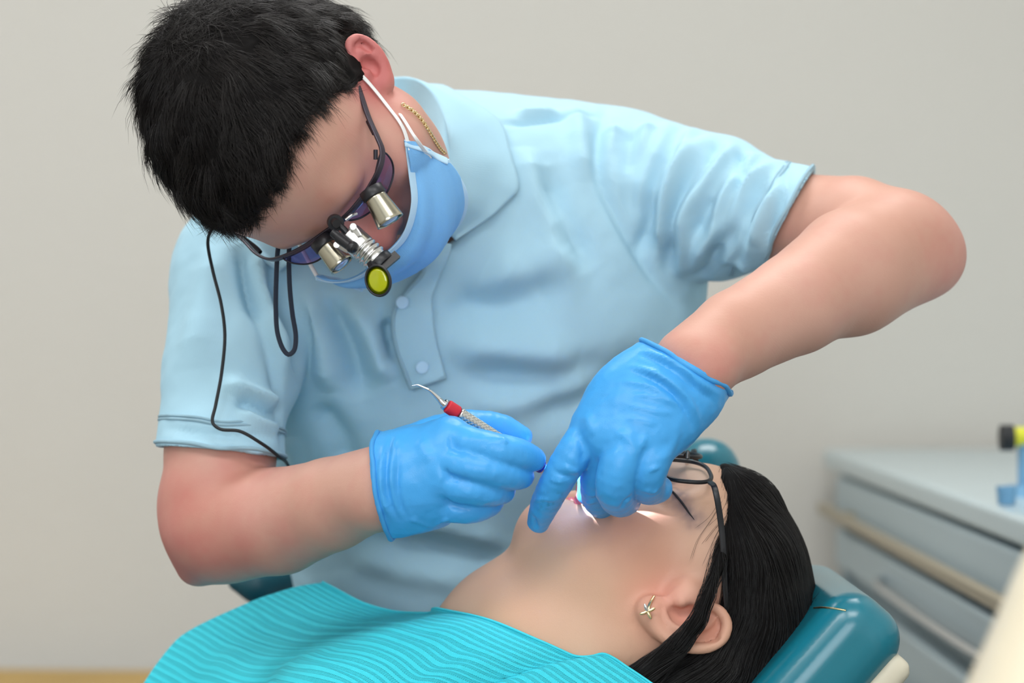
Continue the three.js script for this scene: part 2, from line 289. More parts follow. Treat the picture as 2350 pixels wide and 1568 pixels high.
// ------------------------------------------------------------------ the room
{
  const { left: l, right: r, back: b, front: f, top: t } = ROOM, w = 0.12;
  const wallUV = g => { const p = g.attributes.position, uv = g.attributes.uv, n = g.attributes.normal; for (let i = 0; i < p.count; i++) uv.setXY(i, Math.abs(n.getX(i)) > 0.5 ? p.getZ(i) : p.getX(i), Math.abs(n.getY(i)) > 0.5 ? p.getZ(i) : p.getY(i)); return g; };
  struct('floor', wallUV(box(l - w, r + w, -w, 0, b - w, f + w)), M.floor, 'grey vinyl floor of the treatment room');
  struct('ceiling', wallUV(box(l - w, r + w, t, t + w, b - w, f + w)), M.ceiling, 'plain white ceiling');
  struct('wall_back', wallUV(box(l - w, r + w, 0, t, b - w, b)), M.wall, 'plain beige-grey wall behind the dentist');
  struct('wall_left', wallUV(box(l - w, l, 0, t, b, f)), M.wall, 'plain side wall');
  struct('wall_right', wallUV(box(r, r + w, 0, t, b, f)), M.wall, 'side wall behind the drawer cabinet');
  struct('wall_front', wallUV(box(l - w, r + w, 0, t, f, f + w)), M.wall, 'plain wall behind the camera');
  // frosted window behind the camera
  const win = new THREE.Group(); win.name = 'window_1'; win.userData = { kind: 'structure', label: 'frosted window behind the camera' }; win.position.set(-0.5, 1.55, f); scene.add(win);
  part('pane', box(-1.15, 1.15, -0.7, 0.7, -0.012, -0.004), M.daylight, win);
  part('window_frame', join([box(-1.22, 1.22, 0.7, 0.77, -0.05, 0), box(-1.22, 1.22, -0.77, -0.7, -0.05, 0), box(-1.22, -1.15, -0.7, 0.7, -0.05, 0), box(1.15, 1.22, -0.7, 0.7, -0.05, 0), box(-0.03, 0.03, -0.7, 0.7, -0.05, -0.012)]), M.white, win);
  const wl = new THREE.RectAreaLight(new THREE.Color(0.93, 0.97, 1), WINDOW_LIGHT, 2.3, 1.4); wl.position.set(0, 0, -0.06); wl.name = 'window_light'; win.add(wl);
  for (const [x, z, label] of PANELS) {
    const g = thing('ceiling_light', label, 'light', 'ceiling light panels'); g.position.set(x, t, z);
    part('frame', join([box(-0.64, 0.64, -0.03, 0, 0.31, 0.34), box(-0.64, 0.64, -0.03, 0, -0.34, -0.31), box(-0.64, -0.61, -0.03, 0, -0.31, 0.31), box(0.61, 0.64, -0.03, 0, -0.31, 0.31)]), M.white, g);
    part('diffuser', box(-0.61, 0.61, -0.018, -0.004, -0.31, 0.31), M.lamp, g);
    const L = new THREE.RectAreaLight(PANEL_TINT, PANEL_LIGHT, 1.2, 0.6); L.position.set(0, -0.035, 0); L.rotation.x = -Math.PI / 2; L.name = 'panel'; g.add(L);
  }
}
// ------------------------------------------------------------------ furniture at the back
{
  // drawer cabinet along the right wall: its drawers face left
  const X = 0.504, zb = -2.02, zf = 0.3, c = thing('drawer_cabinet', 'pale blue-grey cabinet with long drawers along the right wall', 'cabinet');
  part('carcass', join([box(X + 0.012, 1.1, 0.08, 0.795, zb, zb + 0.03), box(X + 0.03, 1.1, 0.08, 0.795, zb + 0.03, zf)]), M.cabinet, c);
  part('plinth', box(X + 0.06, 1.1, 0, 0.08, zb + 0.05, zf), M.gap, c);
  const rows = [[0.722, 0.79], [0.652, 0.708], [0.45, 0.625], [0.26, 0.436], [0.09, 0.246]];
  rows.forEach(([y0, y1], i) => {
    const d = part('drawer', box(X, X + 0.024, y0, y1, zb + 0.035, zf - 0.02, 0.006), M.cabinet, c);
    const hy = i === 0 ? 0.742 : i === 1 ? 0.678 : y1 - 0.06, hx = X - 0.024;
    if (i === 1) part('handle', tube([V(X, hy, -1.5), V(hx + 0.01, hy, -1.46), V(hx, hy, -1.2), V(hx, hy, -0.7), V(hx + 0.01, hy, -0.5), V(X, hy, -0.46)], 0.006, 40, 8), M.chrome, d, 'curved silver handle');
    else part('handle', join([box(hx - 0.007, hx + 0.007, hy - 0.008, hy + 0.008, i ? -1.7 : zb + 0.05, zf - 0.3, 0.004), box(hx, X + 0.002, hy - 0.006, hy + 0.006, -1.8, -1.77), box(hx, X + 0.002, hy - 0.006, hy + 0.006, -0.6, -0.57)]), M.handle, d, 'long brownish handle bar');
  });
  const wt = thing('worktop', 'pale blue-grey worktop on the drawer cabinet', 'worktop');
  part('slab', box(X - 0.005, 1.11, 0.797, 0.828, zb - 0.08, zf, 0.008), M.worktop, wt);
  // things on the worktop
  const z = -0.9, s = thing('roll_holder', 'yellow roll with dark end cap on a blue stand on the worktop', 'holder');
  const bx = at(2352, 1100, z).x; s.position.set(bx, 0.828, z);
  part('base', new THREE.CylinderGeometry(0.02, 0.023, 0.012, 32).translate(0, 0.006, 0), M.blue, s);
  part('post', new THREE.CylinderGeometry(0.008, 0.008, 0.056, 16).translate(0, 0.036, 0), M.blue, s);
  part('roll', new THREE.CylinderGeometry(0.011, 0.011, 0.1, 24).rotateZ(Math.PI / 2).translate(0.034, 0.066, 0), M.yellowPlastic, s);
  part('end_cap', new THREE.CylinderGeometry(0.0145, 0.0145, 0.014, 24).rotateZ(Math.PI / 2).translate(-0.02, 0.065, 0), M.rubber, s);
  const cup = thing('small_cup', 'small blue cup on the worktop beside the roll holder', 'cup'); const cp = at(2310, 1130, -0.75); cup.position.set(cp.x, 0.828, -0.75);
  part('wall', new THREE.LatheGeometry([[0, 0.001], [0.009, 0.001], [0.011, 0.02], [0.010, 0.02], [0.008, 0.003], [0, 0.003]].map(([a, b]) => new THREE.Vector2(a, b)), 28), M.blue, cup);

  // wooden bench at the left
  const b = thing('wooden_bench', 'low wooden bench against the wall at the lower left', 'bench'); b.position.set(-1.1, 0, -1.84); b.rotation.y = -0.06;
  for (let i = 0; i < 3; i++) part('plank', box(-0.9, 0.55, 0.455, 0.485, -0.2 + i * 0.135, -0.07 + i * 0.135, 0.004), M.wood, b);
  for (const x of [-0.8, 0.45]) part('leg', join([box(x - 0.03, x + 0.03, 0, 0.455, -0.17, -0.12), box(x - 0.03, x + 0.03, 0, 0.455, 0.09, 0.14), box(x - 0.02, x + 0.02, 0.38, 0.44, -0.12, 0.09)]), M.wood, b);

  // stand in the near right corner
  const e = thing('equipment_stand', 'rounded cream plastic housing close to the camera at the lower right', 'stand');
  const F = new Field(), ez = 0.72, p0 = at(2288, 1330, ez);
  F.egg(V(p0.x + 0.068, p0.y - 0.16, ez - 0.02), 0.083, 0.212, 0.09, 0.02).box(V(p0.x + 0.1, p0.y - 0.2, ez - 0.02), 0.105, 0.15, 0.09, 0.06, 0.05);
  part('housing', F.mesh(V(p0.x - 0.06, p0.y - 0.42, ez - 0.16), V(p0.x + 0.26, p0.y + 0.12, ez + 0.12), 0.006), M.cream, e);
  part('column', new THREE.CylinderGeometry(0.03, 0.035, p0.y - 0.3, 24).translate(p0.x + 0.09, (p0.y - 0.3) / 2, ez - 0.02), M.beige, e);
  part('base', new THREE.CylinderGeometry(0.16, 0.18, 0.04, 40).translate(p0.x + 0.09, 0.02, ez - 0.02), M.beige, e);

  // stool the dentist sits on
  const st = thing('dentist_stool', 'teal upholstered stool behind the dentist with curved backrest', 'stool'), sx = -0.03, sz = -0.47;
  part('seat', new THREE.LatheGeometry([[0, 0], [0.17, 0], [0.19, 0.015], [0.195, 0.04], [0.18, 0.065], [0.1, 0.075], [0, 0.075]].map(([a, q]) => new THREE.Vector2(a, q)), 48).translate(sx, 0.44, sz), M.teal, st);
  part('column', new THREE.CylinderGeometry(0.025, 0.03, 0.36, 24).translate(sx, 0.26, sz), M.chrome, st);
  for (let i = 0; i < 5; i++) { const a = i / 5 * Math.PI * 2 + 0.3, q = V(sx + 0.26 * Math.cos(a), 0.07, sz + 0.26 * Math.sin(a)); part('leg', tube([V(sx, 0.1, sz), V(sx + 0.14 * Math.cos(a), 0.09, sz + 0.14 * Math.sin(a)), q], 0.014, 16, 8), M.black, st); part('caster', new THREE.TorusGeometry(0.018, 0.012, 10, 20).rotateY(-a).translate(q.x, 0.031, q.z), M.black, st); }
  const back = new Field(), R = at(1655, 1062, -0.42), Lq = at(1250, 1110, -0.56);
  back.chain([at(1622, 1074, -0.44), at(1500, 1075, -0.55), at(1200, 1085, -0.60), at(1000, 1095, -0.60)], [0.024, 0.026, 0.028, 0.028], 0.02);
  back.chain([at(1622, 1098, -0.44), at(1500, 1110, -0.55), at(1200, 1130, -0.60), at(1000, 1140, -0.60)], [0.024, 0.03, 0.034, 0.034], 0.03);
  part('backrest', back.mesh(V(-0.2, 0.75, -0.72), V(0.3, 0.96, -0.36), 0.006), M.teal, st);
  part('back_post', tube([V(sx, 0.45, sz), V(sx, 0.46, sz - 0.2), V(sx, 0.6, sz - 0.2), V(at(1100, 1130, -0.6).x, 0.84, -0.62)], 0.014, 30, 10), M.chrome, st);
  const arm = new Field(); arm.chain([at(545, 1335, -0.42), at(595, 1342, -0.42), at(700, 1310, -0.43), at(770, 1285, -0.45), at(860, 1270, -0.5)], [0.009, 0.016, 0.014, 0.016, 0.016], 0.01);
  part('arm_rest', arm.mesh(V(-0.32, 0.74, -0.56), V(-0.08, 0.86, -0.36), 0.005), M.tealDark, st, 'dark green padded arm rest');
  part('arm_post', tube([at(675, 1325, -0.43), at(695, 1350, -0.44), V(-0.16, 0.6, -0.46), V(sx - 0.1, 0.45, sz)], 0.006, 30, 8), M.chrome, st);
}

// ------------------------------------------------------------------ the dentist
const skinTone = (r, g, b) => new THREE.Color().setRGB(r, g, b);
const D = {};
{
  // head frame: L towards his left, U to the crown, F where he faces
  const F = V(0.326, -0.902, 0.28).normalize(); let L = V(0.615, 0.4275, 0.66); L.addScaledVector(F, -L.dot(F)).normalize(); const U = F.clone().cross(L).normalize();
  const O = at(712, 248, -0.02);
  D.H = (l, u, f) => O.clone().addScaledVector(L, l).addScaledVector(U, u).addScaledVector(F, f);
  D.local = p => { const d = p.clone().sub(O); return [d.dot(L), d.dot(U), d.dot(F)]; };
  D.L = L; D.U = U; D.F = F; D.O = O;
}
function addHead(S, H, L, U, F, o) {   // skull and face in a head's own frame; o holds the differences between the two people
  const s = o.s, h = (l, u, f) => H(l * s, u * s, f * s), r = x => x * s;
  S.egg(h(0, o.top[0], o.back ? 0.006 : -0.005), r(o.top[2]), r(o.top[1]), r(o.back ?? 0.096), 0.02, 0, L, U, F);
  S.egg(h(0, o.face[0], 0.032), r(o.face[2]), r(o.face[1]), r(0.066), 0.03, 0, L, U, F);
  S.egg(h(0, o.fore, o.foreF ?? 0.042), r(0.062), r(0.048), r(0.052), 0.03, 0, L, U, F);
  S.cone(h(-0.034, 0.03, o.brow ?? 0.084), h(0.034, 0.03, o.brow ?? 0.084), r(0.012), r(0.012), 0.02);
  for (const q of [-1, 1]) {
    S.ball(h(q * o.cheek[0], -0.02, 0.062), r(o.cheek[1]), 0.02);
    S.cone(h(q * o.jaw0[0], o.jaw0[1], o.jaw0[2]), h(q * o.jaw[0], o.jaw[1], o.jaw[2]), r(0.021), r(0.019), 0.03);
    S.ball(h(q * 0.033, 0.006, 0.106), r(0.015), 0.018, 1);
    S.ball(h(q * 0.032, 0.006, 0.0805), r(0.0135), 0.006);
  }
  S.egg(h(0, o.chin[0] + 0.02, o.chin[1] - 0.022), r(0.045), r(0.034), r(0.042), 0.03, 0, L, U, F);
  S.ball(h(0, o.chin[0], o.chin[1]), r(o.chin[2]), 0.025);
  S.cone(h(0, 0.02, 0.095), h(0, -0.024, 0.111), r(0.008), r(0.0115), 0.012);
  for (const q of [-1, 1]) S.ball(h(q * 0.012, -0.029, 0.101), r(0.009), 0.008);
}
function addEar(S, c, up, back, out, s, bw = 1) {   // c: middle of the ear where it joins the head
  const e = (b, t, o = 0) => c.clone().addScaledVector(back, b * s * bw).addScaledVector(up, t * s).addScaledVector(out, o * s);
  S.egg(e(0.014, 0.002, 0.0), 0.019 * s * bw, 0.029 * s, 0.0055 * s, 0.006, 0, back, up, out);
  S.cone(e(-0.004, 0.0, -0.006), e(0.012, 0.004, -0.004), 0.014 * s, 0.008 * s, 0.01);
  const rim = new THREE.CatmullRomCurve3([e(0.006, 0.005, 0.002), e(0.001, 0.014, 0.004), e(0.003, 0.025, 0.005), e(0.012, 0.0315, 0.006), e(0.023, 0.030, 0.006), e(0.0315, 0.020, 0.006), e(0.034, 0.005, 0.006), e(0.030, -0.010, 0.005), e(0.022, -0.020, 0.003), e(0.012, -0.027, 0.002)]).getPoints(36);
  S.chain(rim, rim.map((_, q) => (0.003 + 0.0013 * Math.sin(Math.min(1, q / 20) * Math.PI / 2) + 0.003 * sstep(28, 36, q)) * s), 0.0012);
  S.egg(e(0.009, -0.026, 0.001), 0.009 * s, 0.010 * s, 0.005 * s, 0.006, 0, back, up, out);
  const anti = new THREE.CatmullRomCurve3([e(0.011, 0.02, 0.003), e(0.019, 0.012, 0.005), e(0.0225, 0.0, 0.0055), e(0.019, -0.011, 0.005), e(0.011, -0.017, 0.004)]).getPoints(14);
  S.chain(anti, anti.map(() => 0.0034 * s), 0.002);
  S.egg(e(0.0095, -0.002, 0.006), 0.0085 * s, 0.012 * s, 0.008 * s, 0.004, 1, back, up, out);
  S.egg(e(0.024, 0.018, 0.008), 0.004 * s, 0.009 * s, 0.004 * s, 0.003, 1, back, up, out);
  S.ball(e(0.0005, -0.005, 0.004), 0.0048 * s, 0.004);
}
const RS = at(535, 650, -0.17), RE = at(492, 1195, -0.08), RW = at(882, 1112, 0.028), RT = at(450, 1300, -0.09);
const LS = at(1455, 400, -0.25), LE = at(2056, 556, -0.09), LW = at(1588, 836, 0.04), LT = at(2138, 590, -0.10);
const NECK = at(960, 420, -0.17);
// body
{
  const S = new Field(), { H, L, U, F } = D;
  addHead(S, H, L, U, F, { s: 1, back: 0.083, cheek: [0.046, 0.025], face: [0.004, 0.07, 0.058], fore: 0.055, jaw0: [0.046, -0.03, 0.038], top: [0.042, 0.074, 0.071], jaw: [0.014, -0.068, 0.066], chin: [-0.076, 0.074, 0.018] });
  const up = U.clone().multiplyScalar(0.55).addScaledVector(F, -0.83).normalize();
  for (const q of [-1, 1]) {
    const out0 = L.clone().multiplyScalar(q * 0.75).addScaledVector(F, 0.55).addScaledVector(U, 0.2), out = out0.addScaledVector(up, -out0.dot(up)).normalize(), back = L.clone().multiplyScalar(q * 0.9).addScaledVector(F, -0.1).addScaledVector(U, -0.35); back.addScaledVector(up, -back.dot(up)).addScaledVector(out, -back.dot(out)).normalize();
    addEar(S, q > 0 ? at(832, 162, 0.028) : H(-0.07, 0, 0), up, back, out, 0.68, 0.76);
  }
  S.cone(at(765, 280, -0.03), at(905, 440, -0.17), 0.042, 0.044, 0.02);
  S.cone(at(905, 440, -0.17), at(950, 600, -0.25), 0.044, 0.06, 0.02);
  // torso under the shirt
  S.cone(at(620, 650, -0.23), at(1380, 450, -0.28), 0.05, 0.05, 0.03);
  S.egg(at(1050, 760, -0.29), 0.16, 0.19, 0.10, 0.06); S.egg(at(1090, 1150, -0.34), 0.15, 0.22, 0.10, 0.06);
  S.egg(at(1080, 1500, -0.42), 0.155, 0.13, 0.11, 0.05);
  // arms
  const AR = new Field(), AL = new Field();
  AR.chain([RS, at(515, 900, -0.12), at(506, 1040, -0.095), at(500, 1130, -0.085)], [0.034, 0.0430, 0.0430, 0.0430], 0.004);
  AR.chain([at(500, 1130, -0.085), at(525, 1203, -0.075), at(640, 1197, -0.05), at(760, 1158, -0.012), RW], [0.0430, 0.0445, 0.0400, 0.0342, 0.0295], 0.005);
  AR.cone(at(480, 1200, -0.085), RT, 0.036, 0.0145, 0.02); AR.ball(at(862, 1150, 0.034), 0.016, 0.02);
  AL.chain([LS, at(1660, 475, -0.205), at(1830, 505, -0.155), at(1960, 521, -0.12), LE], [0.034, 0.040, 0.037, 0.0395, 0.0408], 0.004);
  AL.chain([LE, at(1955, 615, -0.06), at(1825, 698, -0.02), at(1690, 768, 0.012), LW], [0.0408, 0.0450, 0.0372, 0.0322, 0.0282], 0.005);
  AL.ball(LT, 0.0165, 0.045); AL.cone(at(2118, 598, -0.098), at(1955, 650, -0.06), 0.026, 0.039, 0.015); AL.ball(at(1628, 846, 0.052), 0.016, 0.02);
  S.add((x, y, z) => AR.at(x, y, z), at(620, 950, -0.06), 0.2, 0.012); S.add((x, y, z) => AL.at(x, y, z), at(1800, 600, -0.1), 0.25, 0.012);
  const UR = new Field(), UL = new Field(); UR.p = AR.p.slice(0, 3); UL.p = AL.p.slice(0, 3); D.UR = UR; D.UL = UL;
  D.skin = S;
  const g = S.mesh(V(-0.36, 0.6, -0.56), V(0.42, 1.3, 0.2), 0.0023);
  const pts = [[at(845, 140, 0.035), 0.032, 1.3], [RT, 0.055, 0.55], [at(420, 1150, -0.06), 0.06, 0.35], [LT, 0.035, 0.85], [at(1625, 850, 0.075), 0.03, 0.4], [at(640, 1230, -0.03), 0.05, 0.3], [at(880, 560, 0.02), 0.03, 0.8], [at(940, 420, 0.03), 0.03, 0.35], [at(800, 520, 0.04), 0.06, 0.2]];
  paint(g, (v, c) => {
    let red = 0; for (const [p, r, a] of pts) red += a * Math.exp(-p.distanceToSquared(v) / (r * r));
    red = clamp(red + 0.12 * noise(v.x * 60, v.y * 60, v.z * 60) + 0.08 * noise(v.x * 190, v.y * 190, v.z * 190), 0, 1);
    const t = 0.04 * noise(v.x * 25, v.y * 25, v.z * 25 + 3);
    c.setRGB(0.555 - 0.02 * red + t, 0.312 - 0.145 * red + t, 0.242 - 0.085 * red + t);
  });
  D.person = thing('person', 'person in light blue polo shirt, mask and magnifying glasses bending over the chair', 'person');
  part('body', g, M.skin, D.person);
}
// hair
{
  const { H, L, U, F } = D, S = new Field();
  const line = [[0, 0.086], [0.45, 0.085], [0.7, 0.078], [0.9, 0.068], [1.08, 0.05], [1.2, 0.024], [1.33, -0.004], [1.5, -0.014], [1.6, -0.006], [1.7, 0.012], [1.95, 0.014], [2.15, -0.025], [2.45, -0.06], [3.2, -0.075]];
  S.egg(H(0, 0.046, 0.002), 0.0785, 0.092, 0.0935, 0.02, 0, L, U, F);
  S.egg(H(0, 0.058, 0.042), 0.064, 0.052, 0.056, 0.02, 0, L, U, F);
  S.egg(H(0, -0.005, -0.03), 0.056, 0.06, 0.05, 0.02, 0, L, U, F);
  S.add((x, y, z) => { const [l, u, f] = D.local(V(x, y, z)), th = Math.atan2(Math.abs(l), f + 0.005); return (u - pw(line, th) - 0.004 * noise(x * 150, y * 150, z * 150)) * 0.8; }, H(0, 0, 0), 1e9, 0.008, 1);
  const g = S.mesh(V(-0.36, 0.95, -0.2), V(-0.02, 1.32, 0.24), 0.003);
  addFolds(g, [], 0.0022, 110);
  const hair = part('hair', g, M.hairMass, D.person, 'short black hair');
  const whorl = at(455, 75, 0.06), p = g.attributes.position, n = g.attributes.normal, idx = g.index, out = { pos: [], ind: [] };
  const N = 62000;
  const total = idx.count / 3;
  for (let k = 0; k < N; k++) {
    const t = Math.floor(rnd() * total) * 3, w1 = rnd(), w2 = rnd() * (1 - w1), a = idx.getX(t), b = idx.getX(t + 1), c = idx.getX(t + 2), mix = at_ => V(at_.getX(a) * (1 - w1 - w2) + at_.getX(b) * w1 + at_.getX(c) * w2, at_.getY(a) * (1 - w1 - w2) + at_.getY(b) * w1 + at_.getY(c) * w2, at_.getZ(a) * (1 - w1 - w2) + at_.getZ(b) * w1 + at_.getZ(c) * w2);
    const q = mix(p), nn = mix(n).normalize(), [l, u, f] = D.local(q);
    if (l > 0.05 && q.distanceTo(at(845, 150, 0.03)) < 0.03) continue;
    const dir = q.clone().sub(whorl); dir.addScaledVector(nn, -dir.dot(nn)).normalize();
    // the sides lie flat and run down and forward
    const side = sstep(0.055, 0.085, Math.abs(l)) * sstep(0.1, 0.02, u);
    if (side > 0) { const sd = F.clone().multiplyScalar(0.55).addScaledVector(U, -0.8); sd.addScaledVector(nn, -sd.dot(nn)).normalize(); dir.lerp(sd, side * 0.8).normalize(); }
    if (q.distanceTo(whorl) < 0.03) { const a = (rnd() - 0.35) * 5, t2 = nn.clone().cross(dir); dir.multiplyScalar(Math.cos(a)).addScaledVector(t2, Math.sin(a)); }
    const cl = 70, near = sstep(0.035, 0.0, q.distanceTo(whorl)), nx = noise(q.x * cl, q.y * cl, q.z * cl), ny = noise(q.x * cl + 31, q.y * cl, q.z * cl), bi = dir.clone().cross(nn);
    dir.addScaledVector(bi, nx * 0.8 + (rnd() - 0.5) * (0.45 + 3 * near) + 0.35 * noise(q.x * 190, q.y * 190, q.z * 190)).addScaledVector(nn, 0.25 + 0.3 * ny * (1 - side) + (rnd() - 0.5) * 0.2 - 0.12 * side).normalize();
    const rt = sstep(-0.02, -0.05, l) * sstep(0.10, 0.07, u), len = (0.022 + 0.014 * rnd()) * (1 - 0.6 * side) * (1 - 0.6 * rt) * (1 - 0.4 * sstep(0.03, 0.0, u - pw(line, Math.atan2(Math.abs(l), f + 0.005)))) * (0.8 + 0.4 * (nx * 0.5 + 0.5)), r = 0.00012 + 0.00009 * rnd();
    strand(out, q.clone().addScaledVector(nn, -0.002), dir, nn, len * (rnd() < 0.06 ? 1.35 : 1), r, 3, 0.9 - 0.4 * side, bi.multiplyScalar(ny * 0.35));
  }
  part('strands', strandGeo(out), M.hair, hair);
}
function strand(out, p0, dir, nn, len, r, seg, droop, side) {
  const base = out.pos.length / 3, d = dir.clone(), p = p0.clone(), x = d.clone().cross(nn).normalize(), y = V();
  for (let i = 0; i <= seg; i++) {
    const rr = i === seg ? 0 : r * (1 - 0.5 * i / seg); y.copy(x).cross(d).normalize();
    for (let k = 0; k < 3; k++) { const a = k * 2.0944, cs = Math.cos(a) * rr, sn = Math.sin(a) * rr; out.pos.push(p.x + x.x * cs + y.x * sn, p.y + x.y * cs + y.y * sn, p.z + x.z * cs + y.z * sn); }
    p.addScaledVector(d, len / seg); d.addScaledVector(nn, -droop / seg).addScaledVector(side, 1 / seg).normalize();
  }
  for (let i = 0; i < seg; i++) for (let k = 0; k < 3; k++) { const a = base + i * 3 + k, b = base + i * 3 + (k + 1) % 3; out.ind.push(a, b, a + 3); if (i < seg - 1) out.ind.push(b, b + 3, a + 3); }
}
function strandGeo(out) { const g = new THREE.BufferGeometry(); g.setAttribute('position', new THREE.Float32BufferAttribute(out.pos, 3)); g.setIndex(out.ind); g.computeVertexNormals(); return g; }

